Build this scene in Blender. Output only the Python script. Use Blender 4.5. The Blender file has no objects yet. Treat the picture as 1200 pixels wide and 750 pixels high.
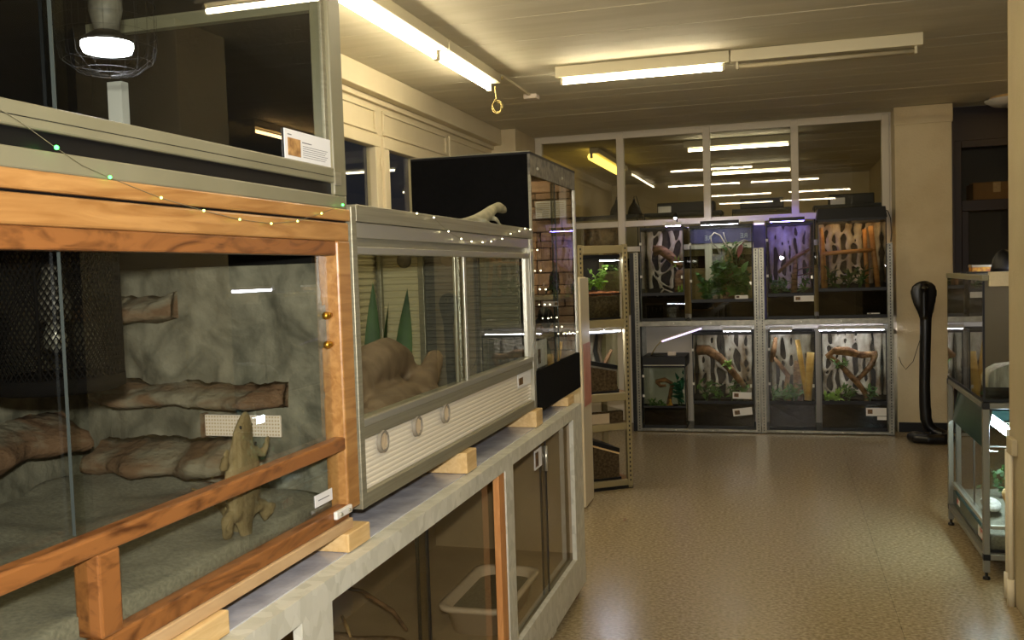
import bpy, math, random
from mathutils import Vector, Matrix, noise

random.seed(7)
SC = bpy.context.scene
COL = SC.collection
PI = math.pi

# ------------------------------------------------------------------ camera
cam_d = bpy.data.cameras.new('camera')
cam = bpy.data.objects.new('camera', cam_d)
COL.objects.link(cam)
cam_d.sensor_width = 36.0
cam_d.lens = 36.0 * 1089.76 / 1200.0
cam_d.clip_start = 0.05
_yaw, _pit, _rol = -0.283383, -0.0512716, 0.0318469
_cy, _sy, _cp, _sp, _cr, _sr = math.cos(_yaw), math.sin(_yaw), math.cos(_pit), math.sin(_pit), math.cos(_rol), math.sin(_rol)
_f = Vector((_sy * _cp, _cy * _cp, _sp))
_r = Vector((_cy, -_sy, 0))
_d = _f.cross(_r)
_r2 = _r * _cr + _d * _sr
_d2 = -_r * _sr + _d * _cr
_m = Matrix((_r2, -_d2, -_f)).transposed().to_4x4()
_m.translation = Vector((0, 0, 1.5))
cam.matrix_world = _m
SC.camera = cam

# ------------------------------------------------------------------ world, exposure
world = bpy.data.worlds.new('night')
SC.world = world
world.use_nodes = True
world.node_tree.nodes['Background'].inputs[0].default_value = (0.02, 0.025, 0.04, 1)
world.node_tree.nodes['Background'].inputs[1].default_value = 0.3
SC.view_settings.view_transform = 'Standard'
SC.view_settings.look = 'None'
SC.view_settings.gamma = 1.0
SC.view_settings.use_curve_mapping = False
SC.view_settings.exposure = 0.9
LAMP = 33.0          # strength of the room's fluorescent tubes
TANK = 36.0           # strength of the small terrarium tubes
fl_d = bpy.data.lights.new('camera_flash', 'AREA')          # the photographer's flash, just above the lens
fl_d.shape = 'RECTANGLE'
fl_d.size, fl_d.size_y = 0.06, 0.04
fl_d.energy = 16.0
fl_d.spread = math.radians(122)
fl_d.color = (1.0, 0.97, 0.93)
fl = bpy.data.objects.new('camera_flash', fl_d)
COL.objects.link(fl)
fl.matrix_world = _m @ Matrix.Translation((0.0, 0.10, 0.02))
SC.cycles.max_bounces = 8
SC.cycles.diffuse_bounces = 4
SC.cycles.glossy_bounces = 4
SC.cycles.transparent_max_bounces = 40
SC.cycles.sample_clamp_indirect = 3.0
SC.cycles.caustics_reflective = False
SC.cycles.caustics_refractive = False
SC.cycles.use_denoising = True

# ------------------------------------------------------------------ materials
def lin(c):
    o = []
    for v in c:
        v = v / 255.0
        o.append(v / 12.92 if v <= 0.04045 else ((v + 0.055) / 1.055) ** 2.4)
    return (o[0], o[1], o[2], 1.0)

def mat(name, c1, rough=0.5, c2=None, scale=5.0, stretch=(1, 1, 1), metal=0.0, bump=0.0, bscale=None, detail=5.0, lo=0.35, hi=0.65,
        spec=0.5, kind='noise', rnd=0.0, c3=None, dist=0.0):
    m = bpy.data.materials.new(name)
    m.use_nodes = True
    N, L = m.node_tree.nodes, m.node_tree.links
    b = N['Principled BSDF']
    b.inputs['Roughness'].default_value = rough
    b.inputs['Metallic'].default_value = metal
    b.inputs['Specular IOR Level'].default_value = spec
    b.inputs['Base Color'].default_value = lin(c1)
    tex = None
    if c2 is not None or bump:
        tc = N.new('ShaderNodeTexCoord')
        mp = N.new('ShaderNodeMapping')
        mp.inputs['Scale'].default_value = stretch
        L.new(tc.outputs['Object'], mp.inputs['Vector'])
        if kind == 'voronoi':
            tex = N.new('ShaderNodeTexVoronoi')
            tex.inputs['Scale'].default_value = scale
            out = tex.outputs['Color']
        elif kind == 'wave':
            tex = N.new('ShaderNodeTexWave')
            tex.inputs['Scale'].default_value = scale
            tex.inputs['Distortion'].default_value = dist
            tex.inputs['Detail'].default_value = detail
            tex.inputs['Detail Scale'].default_value = 1.5
            out = tex.outputs['Fac']
        else:
            tex = N.new('ShaderNodeTexNoise')
            tex.inputs['Scale'].default_value = scale
            tex.inputs['Detail'].default_value = detail
            tex.inputs['Distortion'].default_value = dist
            out = tex.outputs['Fac']
        L.new(mp.outputs[0], tex.inputs['Vector'])
    col = None
    if c2 is not None:
        r = N.new('ShaderNodeValToRGB')
        r.color_ramp.elements[0].position = lo
        r.color_ramp.elements[1].position = hi
        r.color_ramp.elements[0].color = lin(c1)
        r.color_ramp.elements[1].color = lin(c2)
        if c3 is not None:
            e = r.color_ramp.elements.new((lo + hi) / 2)
            e.color = lin(c3)
        L.new(out, r.inputs[0])
        col = r.outputs[0]
        L.new(col, b.inputs['Base Color'])
    if rnd:
        oi = N.new('ShaderNodeObjectInfo')
        hs = N.new('ShaderNodeHueSaturation')
        mr = N.new('ShaderNodeMapRange')
        mr.inputs[3].default_value = 1 - rnd
        mr.inputs[4].default_value = 1 + rnd
        L.new(oi.outputs['Random'], mr.inputs[0])
        L.new(mr.outputs[0], hs.inputs['Value'])
        if col:
            L.new(col, hs.inputs['Color'])
        else:
            hs.inputs['Color'].default_value = lin(c1)
        L.new(hs.outputs[0], b.inputs['Base Color'])
    if bump:
        bp = N.new('ShaderNodeBump')
        bp.inputs['Strength'].default_value = 1.0
        bp.inputs['Distance'].default_value = bump
        src = out
        if bscale:
            t2 = N.new('ShaderNodeTexNoise')
            t2.inputs['Scale'].default_value = bscale
            t2.inputs['Detail'].default_value = 4
            L.new(mp.outputs[0], t2.inputs['Vector'])
            src = t2.outputs['Fac']
        L.new(src, bp.inputs['Height'])
        L.new(bp.outputs[0], b.inputs['Normal'])
    return m

def emit(name, c, s, nolight=False):
    m = bpy.data.materials.new(name)
    m.use_nodes = True
    N, L = m.node_tree.nodes, m.node_tree.links
    N.remove(N['Principled BSDF'])
    e = N.new('ShaderNodeEmission')
    e.inputs[0].default_value = lin(c)
    e.inputs[1].default_value = s
    L.new(e.outputs[0], N['Material Output'].inputs[0])
    if nolight:
        m.cycles.emission_sampling = 'NONE'
    return m

def glass(name, tint=(232, 238, 230), gain=1.7, rough=0.0):
    m = bpy.data.materials.new(name)
    m.use_nodes = True
    N, L = m.node_tree.nodes, m.node_tree.links
    N.remove(N['Principled BSDF'])
    t = N.new('ShaderNodeBsdfTransparent')
    t.inputs[0].default_value = lin(tint)
    g = N.new('ShaderNodeBsdfGlossy')
    g.inputs['Roughness'].default_value = rough
    fr = N.new('ShaderNodeFresnel')
    fr.inputs[0].default_value = 1.5
    ge = N.new('ShaderNodeNewGeometry')
    inv = N.new('ShaderNodeMath')
    inv.operation = 'SUBTRACT'
    inv.inputs[0].default_value = gain
    ml = N.new('ShaderNodeMath')
    ml.operation = 'MULTIPLY'
    ml.inputs[1].default_value = gain
    L.new(ge.outputs['Backfacing'], ml.inputs[0])
    L.new(ml.outputs[0], inv.inputs[1])
    m2 = N.new('ShaderNodeMath')
    m2.operation = 'MULTIPLY'
    m2.use_clamp = True
    L.new(fr.outputs[0], m2.inputs[0])
    L.new(inv.outputs[0], m2.inputs[1])
    mx = N.new('ShaderNodeMixShader')
    L.new(m2.outputs[0], mx.inputs[0])
    L.new(t.outputs[0], mx.inputs[1])
    L.new(g.outputs[0], mx.inputs[2])
    L.new(mx.outputs[0], N['Material Output'].inputs[0])
    return m

WARM = (255, 226, 168)
MT = dict(
    ceil=mat('ceiling_paint', (214, 207, 184), 0.75, (206, 199, 174), 3.0, (0.6, 5, 1), bump=0.001, bscale=40, rnd=0.02),
    white=mat('cream_paint', (222, 210, 180), 0.55, (212, 200, 168), 2.0, bump=0.0006, bscale=60),
    plaster=mat('rough_cream_wall', (214, 200, 166), 0.8, (204, 188, 152), 4.0, bump=0.003, bscale=70),
    pier=mat('darkened_pier_plaster', (180, 167, 134), 0.75, (172, 158, 124), 4.0, bump=0.002, bscale=70),  # wall plaster darkened to offset the nearby lamps and flash
    mullion=mat('window_frame_paint', (214, 204, 184), 0.5),
    floor=mat('linoleum', (130, 114, 82), 0.24, (172, 156, 122), 55, (1, 1.3, 1), detail=10, lo=0.34, hi=0.66, bump=0.0003, bscale=60, c3=(152, 135, 102), spec=0.5),
    dark=mat('dark_door_paint', (40, 26, 20), 0.4),
    seam=mat('dark_seam', (60, 50, 36), 0.8),
    olive=mat('grey_olive_paint', (126, 121, 96), 0.42, (118, 113, 88), 6.0),
    black=mat('black_plastic', (11, 10, 10), 0.45, spec=0.35),
    blackmat=mat('black_felt', (9, 9, 8), 0.9, (13, 12, 12), 60, bump=0.0008, spec=0.1),
    pine=mat('varnished_pine', (150, 104, 54), 0.32, (180, 134, 78), 7.0, (6, 0.7, 6), detail=6, dist=1.2, bump=0.0006),
    pinedark=mat('red_stained_pine', (80, 45, 20), 0.34, (140, 90, 46), 5.0, (4, 1.1, 4), detail=6, dist=2.6, lo=0.28, hi=0.52, bump=0.0006),
    pineraw=mat('raw_pine', (206, 170, 112), 0.55, (222, 190, 134), 8.0, (7, 1, 7), detail=5, dist=1.0),
    pinepost=mat('raw_pine_post', (192, 128, 70), 0.5, (208, 148, 88), 8.0, (7, 7, 1), detail=5, dist=1.0),
    ply=mat('plywood', (186, 152, 108), 0.6, (200, 168, 124), 9.0, (5, 1, 5)),
    alu=mat('brushed_aluminium', (142, 137, 114), 0.45, (158, 152, 128), 30, (1, 0.1, 6), metal=0.5),
    alub=mat('bright_aluminium', (190, 186, 168), 0.3, metal=0.65),
    corr=mat('cream_corrugated_sheet', (234, 224, 200), 0.35),
    corrin=mat('dimmed_corrugated_sheet', (198, 188, 150), 0.4),  # same cream sheet, darkened so the interior looks less lit
    greypanel=mat('grey_ribbed_sheet', (104, 102, 92), 0.4),
    darkpanel=mat('dark_brown_panel', (88, 74, 50), 0.7),
    osb=mat('painted_chipboard', (192, 189, 170), 0.5, (216, 213, 196), 30, (1, 1.6, 1), kind='voronoi', bump=0.0018, lo=0.1, hi=0.95),
    foil=mat('grey_plastic_sheet', (168, 168, 174), 0.25, (192, 192, 198), 14, bump=0.004),
    mdf=mat('brown_board', (176, 156, 124), 0.8, (190, 170, 136), 5.0),
    rock=mat('grey_rock_foam', (78, 76, 62), 0.85, (126, 121, 102), 8, bump=0.014, bscale=16, dist=1.4),
    ledge=mat('brown_rock_foam', (104, 80, 58), 0.9, (122, 115, 96), 7, (1, 1, 2), bump=0.008, bscale=40, dist=0.8, lo=0.42, hi=0.6, spec=0.2),
    sand=mat('grey_sand', (108, 105, 88), 0.95, (130, 126, 106), 120, bump=0.002),
    soil=mat('dark_soil', (13, 10, 7), 0.95, (24, 18, 12), 70, bump=0.004, spec=0.05),
    mulch=mat('brown_mulch', (78, 56, 36), 0.95, (104, 78, 50), 60, bump=0.006),
    shav=mat('wood_shavings', (184, 156, 124), 0.95, (206, 180, 148), 60, bump=0.006),
    earth=mat('brown_earth', (52, 42, 28), 0.95, (84, 70, 48), 60, bump=0.004, spec=0.1),
    orange_soil=mat('orange_bark_chips', (122, 66, 26), 0.95, (160, 96, 44), 60, bump=0.006),
    root=mat('grey_root_foam', (108, 90, 68), 0.85, (204, 194, 176), 8, (1, 1, 0.6), bump=0.004, bscale=60),
    rootdark=mat('dark_root_foam', (36, 31, 26), 0.9, (62, 54, 44), 14, bump=0.004),
    bark=mat('brown_bark', (84, 58, 38), 0.85, (150, 116, 82), 14, (1, 1, 3), bump=0.006, bscale=50),
    barkred=mat('red_brown_root', (84, 56, 36), 0.85, (154, 116, 82), 18, bump=0.006, bscale=60, spec=0.2),
    log=mat('driftwood', (116, 94, 70), 0.75, (150, 126, 100), 8, (1, 2, 1), bump=0.003, bscale=40),
    bamboo=mat('bamboo', (196, 150, 70), 0.45, (220, 180, 100), 4, (1, 1, 5)),
    orangewood=mat('orange_cane', (150, 100, 52), 0.5, (180, 130, 76), 6, (1, 1, 4)),
    leaf=mat('green_leaf', (52, 88, 34), 0.5, (92, 130, 56), 9, rnd=0.15),
    leafd=mat('deep_green_leaf', (34, 58, 22), 0.6, (62, 92, 36), 7, rnd=0.15),
    leafb=mat('bright_green_leaf', (110, 150, 40), 0.5, (150, 184, 80), 9),
    teal_leaf=mat('blue_green_leaf', (24, 74, 54), 0.5, (48, 108, 78), 9),
    redleaf=mat('red_leaf', (120, 52, 56), 0.5, (160, 90, 90), 9),
    white_pl=mat('white_plastic', (226, 222, 212), 0.4),
    cream_pl=mat('cream_plastic', (226, 212, 194), 0.45),
    card=mat('white_card', (232, 230, 226), 0.6),
    photo=mat('brown_photo_print', (120, 78, 36), 0.6, (206, 160, 96), 40),
    photod=mat('dark_photo_print', (46, 30, 18), 0.6, (130, 96, 50), 60),
    ink=mat('grey_ink', (120, 118, 116), 0.7),
    galv=mat('galvanised_steel', (126, 123, 112), 0.38, (150, 147, 134), 20, metal=0.75),
    rackmetal=mat('cream_steel', (150, 136, 98), 0.42, metal=0.3),
    chip=mat('brown_chipboard', (142, 108, 66), 0.7, (164, 128, 84), 40),
    stone=mat('brown_stone', (156, 120, 92), 0.85, (194, 156, 124), 16, bump=0.004, bscale=40, rnd=0.18),
    mortar=mat('dark_mortar', (70, 48, 36), 0.95),
    grille=mat('mottled_mesh', (70, 66, 56), 0.6, (118, 112, 98), 28),
    brass=mat('brass', (190, 140, 50), 0.3, metal=0.9),
    lizard=mat('pale_grey_green_skin', (150, 144, 116), 0.6, (128, 124, 98), 30, bump=0.001),
    dragon=mat('yellow_tan_scales', (106, 90, 56), 0.8, (124, 108, 72), 26, bump=0.003, bscale=90),
    darkliz=mat('black_skin', (24, 22, 20), 0.6),
    cobra=mat('black_carved_wood', (13, 12, 13), 0.35),
    cobrad=mat('vent_mesh', (128, 120, 104), 0.6),
    meshblack=mat('matt_black_wire', (12, 11, 10), 0.9, spec=0.05),
    wire=mat('dark_wire', (34, 30, 26), 0.5, metal=0.3),
    beigewire=mat('beige_cable', (196, 176, 110), 0.5),
    lampbody=mat('lamp_housing', (214, 204, 172), 0.4),
    pink=mat('pink_reflection_tone', (190, 124, 104), 0.35, (210, 150, 128), 12),  # colour of a reflection, laid on as a flat tone
    purple=mat('blue_poster', (70, 66, 116), 0.6, (96, 92, 150), 6),
    sign=mat('pale_lettering', (176, 182, 190), 0.6),
    greyw=mat('grey_room_wall', (112, 106, 104), 0.8),
    carton=mat('brown_cardboard', (140, 102, 62), 0.8),
    hide=mat('pale_bark', (170, 164, 152), 0.8, (214, 210, 200), 20, (3, 3, 0.6), bump=0.006),
    tealp=mat('teal_reflector', (40, 62, 58), 0.18, (58, 84, 78), 3),
    greyframe=mat('grey_powder_coat', (118, 115, 102), 0.45, metal=0.2),
    sticker=mat('red_white_sticker', (206, 200, 190), 0.5, (170, 60, 40), 24, lo=0.5, hi=0.55),
    tin=mat('yellow_print', (206, 160, 40), 0.5, (130, 60, 30), 40),
    glass=glass('pane_glass', (249, 251, 247), 1.75),
    glassg=glass('green_tinted_glass', (249, 250, 247), 1.6),
    glassd=glass('smoked_glass', (240, 238, 230), 1.0),
    wing=glass('window_glass', (246, 246, 240), 1.5),
    edge=mat('glass_edge', (58, 64, 60), 0.5, spec=0.2),
    tube=emit('fluorescent_tube', (255, 238, 200), LAMP),
    tubew=emit('warm_fluorescent_tube', (255, 206, 130), LAMP * 0.45),
    tubey=emit('yellow_fluorescent_tube', (255, 216, 96), LAMP * 0.05),
    tubeb=emit('rear_fluorescent_tube', (255, 240, 206), LAMP * 0.35),
    tubeoff=mat('unlit_tube', (196, 184, 152), 0.25),
    cool=emit('cool_tube', (236, 238, 255), TANK),
    lilac=emit('lilac_tube', (214, 190, 255), TANK * 0.8),
    violet=emit('violet_tube', (112, 96, 255), TANK * 1.3),
    amber=emit('amber_tube', (255, 196, 120), TANK * 0.35),
    aqua=emit('aquarium_tube', (214, 240, 255), TANK),
    lilacs=emit('soft_lilac_tube', (226, 200, 255), 1.2),
    bulb=emit('white_spot', (246, 246, 255), 22.0),
    spot=emit('small_white_spot', (236, 232, 255), 60.0),
    ledg=emit('green_led', (70, 255, 90), 5.0, True),
    ledy=emit('yellow_green_led', (206, 255, 110), 4.0, True),
    ledw=emit('warm_led', (255, 240, 190), 5.0, True),
)

# ------------------------------------------------------------------ mesh helpers
class MB:
    def __init__(s):
        s.v, s.f = [], []
    def box(s, x0, y0, z0, x1, y1, z1, rot=None, piv=None):
        b = len(s.v)
        P = [(x0, y0, z0), (x1, y0, z0), (x1, y1, z0), (x0, y1, z0), (x0, y0, z1), (x1, y0, z1), (x1, y1, z1), (x0, y1, z1)]
        if rot is not None:
            c = Vector(piv) if piv is not None else Vector(((x0 + x1) / 2, (y0 + y1) / 2, (z0 + z1) / 2))
            P = [tuple(c + rot @ (Vector(p) - c)) for p in P]
        s.v += P
        s.f += [tuple(b + i for i in q) for q in ((0, 3, 2, 1), (4, 5, 6, 7), (0, 1, 5, 4), (1, 2, 6, 5), (2, 3, 7, 6), (3, 0, 4, 7))]
        return s
    def tube(s, pts, rad, n=8, caps=True, flat=None, jit=0.0):
        pts = [Vector(p) for p in pts]
        if not hasattr(rad, '__len__'):
            rad = [rad] * len(pts)
        b = len(s.v)
        up = None
        for i, p in enumerate(pts):
            t = (pts[min(i + 1, len(pts) - 1)] - pts[max(i - 1, 0)]).normalized()
            if up is None:
                up = Vector((0, 0, 1)) if abs(t.z) < 0.9 else Vector((0, 1, 0))
            a = t.cross(up).normalized()
            up2 = a.cross(t).normalized()
            up = up2
            for k in range(n):
                w = 2 * PI * k / n
                r = rad[i] * (1 + random.uniform(-jit, jit))
                q = a * math.cos(w) * r + up2 * math.sin(w) * r * (flat or 1)
                s.v.append(tuple(p + q))
        for i in range(len(pts) - 1):
            for k in range(n):
                k2 = (k + 1) % n
                s.f.append((b + i * n + k, b + i * n + k2, b + (i + 1) * n + k2, b + (i + 1) * n + k))
        if caps:
            s.f.append(tuple(b + k for k in reversed(range(n))))
            s.f.append(tuple(b + (len(pts) - 1) * n + k for k in range(n)))
        return s
    def loft(s, secs, n=16, axis='Z'):
        """elliptical sections (x, y, z, rx, ry) stacked along Z"""
        b = len(s.v)
        for (x, y, z, rx, ry) in secs:
            for k in range(n):
                w = 2 * PI * k / n
                s.v.append((x + rx * math.cos(w), y + ry * math.sin(w), z))
        for i in range(len(secs) - 1):
            for k in range(n):
                k2 = (k + 1) % n
                s.f.append((b + i * n + k, b + i * n + k2, b + (i + 1) * n + k2, b + (i + 1) * n + k))
        s.f.append(tuple(b + k for k in reversed(range(n))))
        s.f.append(tuple(b + (len(secs) - 1) * n + k for k in range(n)))
        return s
    def ball(s, c, r, n=10, m=7, rot=None):
        if not hasattr(r, '__len__'):
            r = (r, r, r)
        c = Vector(c)
        b = len(s.v)
        for j in range(m + 1):
            ph = PI * j / m
            for k in range(n):
                w = 2 * PI * k / n
                q = Vector((r[0] * math.sin(ph) * math.cos(w), r[1] * math.sin(ph) * math.sin(w), r[2] * math.cos(ph)))
                if rot is not None:
                    q = rot @ q
                s.v.append(tuple(c + q))
        for j in range(m):
            for k in range(n):
                k2 = (k + 1) % n
                s.f.append((b + j * n + k, b + (j + 1) * n + k, b + (j + 1) * n + k2, b + j * n + k2))
        return s
    def quad(s, *P):
        b = len(s.v)
        s.v += [tuple(p) for p in P]
        s.f.append(tuple(range(b, b + len(P))))
        return s
    def leaf(s, base, tip, width, up=(0, 0, 1), bend=0.0, n=5, fold=0.15):
        base, tip = Vector(base), Vector(tip)
        t = tip - base
        a = t.cross(Vector(up))
        if a.length < 1e-6:
            a = Vector((1, 0, 0))
        a.normalize()
        nrm = a.cross(t).normalized()
        b = len(s.v)
        for i in range(n + 1):
            u = i / n
            w = width * math.sin(PI * (0.08 + 0.92 * u) ** 0.8) * 0.5
            p = base + t * u + nrm * (bend * t.length * math.sin(PI * u * 0.9))
            s.v += [tuple(p - a * w + nrm * w * fold), tuple(p), tuple(p + a * w + nrm * w * fold)]
        for i in range(n):
            o = b + i * 3
            s.f += [(o, o + 1, o + 4, o + 3), (o + 1, o + 2, o + 5, o + 4)]
        return s
    def corr(s, o, u, v, lu, lv, pitch, depth, nrm, thick=0.004):
        """corrugated sheet from corner o, ribs along u, profile along v"""
        o, u, v, nrm = Vector(o), Vector(u), Vector(v), Vector(nrm)
        n = max(2, int(lv / pitch))
        prof = []
        for i in range(n):
            for (f, h) in ((0.0, 0), (0.18, 1), (0.62, 1), (0.8, 0)):
                prof.append(((i + f) * lv / n, h * depth))
        prof.append((lv, 0))
        b = len(s.v)
        for (q, h) in prof:
            p = o + v * q + nrm * h
            s.v += [tuple(p), tuple(p + u * lu)]
        m = len(prof)
        for i in range(m - 1):
            s.f.append((b + 2 * i, b + 2 * i + 1, b + 2 * i + 3, b + 2 * i + 2))
        c = len(s.v)
        s.v += [tuple(o - nrm * thick), tuple(o - nrm * thick + u * lu), tuple(o - nrm * thick + v * lv), tuple(o - nrm * thick + u * lu + v * lv)]
        s.f += [(c, c + 2, c + 3, c + 1), (b, c, c + 1, b + 1), (b + 2 * m - 2, b + 2 * m - 1, c + 3, c + 2)]
        return s
    def relief(s, o, u, v, nrm, lu, lv, nu, nv, amp, freq, seed=0, thick=0.02, fn=None):
        o, u, v, nrm = Vector(o), Vector(u), Vector(v), Vector(nrm)
        b = len(s.v)
        for j in range(nv + 1):
            for i in range(nu + 1):
                p = o + u * (lu * i / nu) + v * (lv * j / nv)
                h = amp * (noise.fractal(p * freq + Vector((seed, seed, 0)), 1.0, 2.0, 4) * 0.5 + 0.5)
                if fn:
                    h += fn(i / nu, j / nv)
                s.v.append(tuple(p + nrm * h))
        w = nu + 1
        for j in range(nv):
            for i in range(nu):
                s.f.append((b + j * w + i, b + j * w + i + 1, b + (j + 1) * w + i + 1, b + (j + 1) * w + i))
        c = len(s.v)
        for (i, j) in ((0, 0), (nu, 0), (nu, nv), (0, nv)):
            s.v.append(tuple(o + u * (lu * i / nu) + v * (lv * j / nv) - nrm * thick))
        s.f.append((c, c + 3, c + 2, c + 1))
        s.f.append(tuple([c, c + 1] + [b + i for i in reversed(range(w))]))
        s.f.append(tuple([c + 2, c + 3] + [b + nv * w + i for i in range(w)]))
        s.f.append(tuple([c + 1, c + 2] + [b + j * w + nu for j in reversed(range(nv + 1))]))
        s.f.append(tuple([c + 3, c] + [b + j * w for j in range(nv + 1)]))
        return s
    def build(s, name, m, parent=None, smooth=False, bevel=0.0, kind=None, remesh=0.0, sub=0):
        off = Vector((0, 0, 0))
        p = parent
        while p is not None:
            off += p.location
            p = p.parent
        me = bpy.data.meshes.new(name)
        me.from_pydata([tuple(Vector(q) - off) for q in s.v], [], s.f)
        me.materials.append(MT[m] if isinstance(m, str) else m)
        me.update()
        if smooth:
            me.polygons.foreach_set('use_smooth', [True] * len(me.polygons))
        o = bpy.data.objects.new(name, me)
        COL.objects.link(o)
        if parent is not None:
            o.parent = parent
        if remesh:
            r = o.modifiers.new('remesh', 'REMESH')
            r.mode = 'VOXEL'
            r.voxel_size = remesh
            r.use_smooth_shade = True
            sm = o.modifiers.new('smooth', 'SMOOTH')
            sm.factor = 0.5
            sm.iterations = 3
        if bevel:
            bv = o.modifiers.new('bevel', 'BEVEL')
            bv.width = bevel
            bv.segments = 2
            bv.limit_method = 'ANGLE'
        if kind:
            o['kind'] = kind
        return o

def bx(name, m, parent, x0, y0, z0, x1, y1, z1, bevel=0.0, kind=None):
    return MB().box(x0, y0, z0, x1, y1, z1).build(name, m, parent, bevel=bevel, kind=kind)

def tag(o, label, cat, group=None):
    o['label'] = label
    o['category'] = cat
    if group:
        o['group'] = group
    return o

def thing(name, label, cat, loc, group=None, rz=0.0):
    o = bpy.data.objects.new(name, None)
    o.empty_display_size = 0.05
    COL.objects.link(o)
    o.location = loc
    o.rotation_euler = (0, 0, rz)
    return tag(o, label, cat, group)

def shell(name, loc=(0, 0, 0)):
    o = bpy.data.objects.new(name, None)
    COL.objects.link(o)
    o.location = loc
    o['kind'] = 'structure'
    return o

def struct(name, m, x0, y0, z0, x1, y1, z1, bevel=0.0):
    return bx(name, m, None, x0, y0, z0, x1, y1, z1, bevel, 'structure')

def holed(u0, u1, v0, v1, holes):
    us = sorted({u0, u1} | {h[0] for h in holes} | {h[1] for h in holes})
    vs = sorted({v0, v1} | {h[2] for h in holes} | {h[3] for h in holes})
    out = []
    for i in range(len(us) - 1):
        for j in range(len(vs) - 1):
            cu, cv = (us[i] + us[i + 1]) / 2, (vs[j] + vs[j + 1]) / 2
            if not any(h[0] < cu < h[1] and h[2] < cv < h[3] for h in holes):
                out.append((i, j))
    return us, vs, out

def holed_wall(name, m, axis, at, u0, u1, v0, v1, holes, thick):
    """sheet with rectangular openings, given its thickness by a solidify modifier; axis 'X': plane X=at, u=Y; axis 'Y': plane Y=at, u=X"""
    us, vs, cells = holed(u0, u1, v0, v1, holes)
    mb = MB()
    idx = {}
    def vid(i, j):
        if (i, j) not in idx:
            idx[(i, j)] = len(mb.v)
            mb.v.append((at, us[i], vs[j]) if axis == 'X' else (us[i], at, vs[j]))
        return idx[(i, j)]
    for (i, j) in cells:
        mb.f.append((vid(i, j), vid(i + 1, j), vid(i + 1, j + 1), vid(i, j + 1)))
    o = mb.build(name, m, None, kind='structure')
    sd = o.modifiers.new('thickness', 'SOLIDIFY')
    sd.thickness = thick
    sd.offset = -1.0
    return o
# ================================================================== ROOM SHELL
XL, XR, YF, YB, YE, ZC = -2.55, 4.2, -2.6, 8.95, 14.6, 2.81

floor = struct('floor', 'seam', XL - 0.1, YF - 0.1, -0.12, XR + 0.1, YE + 0.1, -0.004)
for (a, b) in ((XL, -1.85), (-1.845, 0.445), (0.4465, 2.45), (2.454, XR)):
    bx('linoleum_sheet', 'floor', floor, a, YF, -0.006, b, YE, 0.0)

ceil = struct('ceiling', 'seam', XL - 0.1, YF - 0.1, ZC + 0.02, XR + 0.1, YE + 0.1, ZC + 0.12)
n = int((YE - YF) / 0.235)
for i in range(n):
    y0 = YF + (YE - YF) * i / n
    dz = random.uniform(0, 0.003)
    bx('plank', 'ceil', ceil, XL, y0, ZC + dz, XR, y0 + (YE - YF) / n - 0.003, ZC + 0.03)

# left wall with two old wooden windows
WH = [(5.12, 5.69, 1.0, 2.40), (5.80, 6.40, 1.0, 2.40), (7.15, 7.75, 1.0, 2.40), (9.8, 10.6, 1.0, 2.40)]
holed_wall('wall_left', 'white', 'X', XL, YF, YE, 0, ZC + 0.02, WH, 0.06)
struct('trim_1', 'white', XL, YF, 2.665, XL + 0.10, YB, ZC, 0.006)            # cornice beam
struct('trim_2', 'white', XL, YF, 2.63, XL + 0.03, YB, 2.665, 0.004)
for k, (a, b) in enumerate(((3.6, 4.86), (4.98, 5.66), (5.82, 7.0), (7.12, 8.2))):
    t = shell('trim_%d' % (k + 3))
    for (y0, z0, y1, z1) in ((a - 0.03, 2.58, b + 0.03, 2.605), (a - 0.03, 2.44, b + 0.03, 2.462), (a - 0.03, 2.462, a, 2.58), (b, 2.462, b + 0.03, 2.58)):
        bx('panel_moulding', 'white', t, XL, y0, z0, XL + 0.014, y1, z1, 0.004)
for k, (a, b, z0, z1) in enumerate(WH[:3]):
    w = shell('window_%d' % (k + 2))
    fw = 0.055
    for q in ((a - 0.03, z0 - 0.03, b + 0.03, z0 + 0.03), (a - 0.03, z1 - 0.05, b + 0.03, z1 + 0.03), (a - 0.03, z0 + 0.031, a + fw, z1 - 0.051), (b - fw, z0 + 0.031, b + 0.03, z1 - 0.051)):
        bx('window_frame', 'white', w, XL - 0.05, q[0], q[1], XL + 0.022, q[2], q[3], 0.005)
    bx('pane', 'wing', w, XL - 0.03, a + fw, z0 + 0.03, XL - 0.024, b - fw, z1 - 0.05)
    MB().tube([(XL + 0.028, b + 0.01, z1 - 0.2), (XL + 0.028, b + 0.01, z1 - 0.12)], 0.008).build('hinge', 'white', w, True)

struct('wall_corner_pier', 'plaster', XL, 8.25, 0, -2.315, YB + 0.05, ZC, 0.006)
struct('wall_front', 'plaster', XL - 0.1, YF - 0.12, 0, XR + 0.1, YF, ZC)
struct('wall_right', 'greyw', XR, YF - 0.1, 0, XR + 0.12, YE, ZC)
struct('wall_far', 'plaster', XL - 0.1, YE, 0, XR + 0.1, YE + 0.12, ZC)
struct('wall_partition', 'plaster', 1.25, 9.0, 0, 1.405, YE, ZC)
pil = struct('wall_pillar', 'plaster', 0.952, 8.68, 0, 1.405, 9.0, ZC, 0.006)
struct('trim_9', 'plaster', 0.946, 8.668, 2.655, 1.411, 8.70, ZC, 0.006)
struct('baseboard_pillar', 'black', 0.96, 8.668, 0.0, 1.40, 8.68, 0.085, 0.003)
bx('paint_stripe', 'dark', pil, 1.405, 8.672, 0.0, 1.418, 8.70, 2.65)

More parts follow.
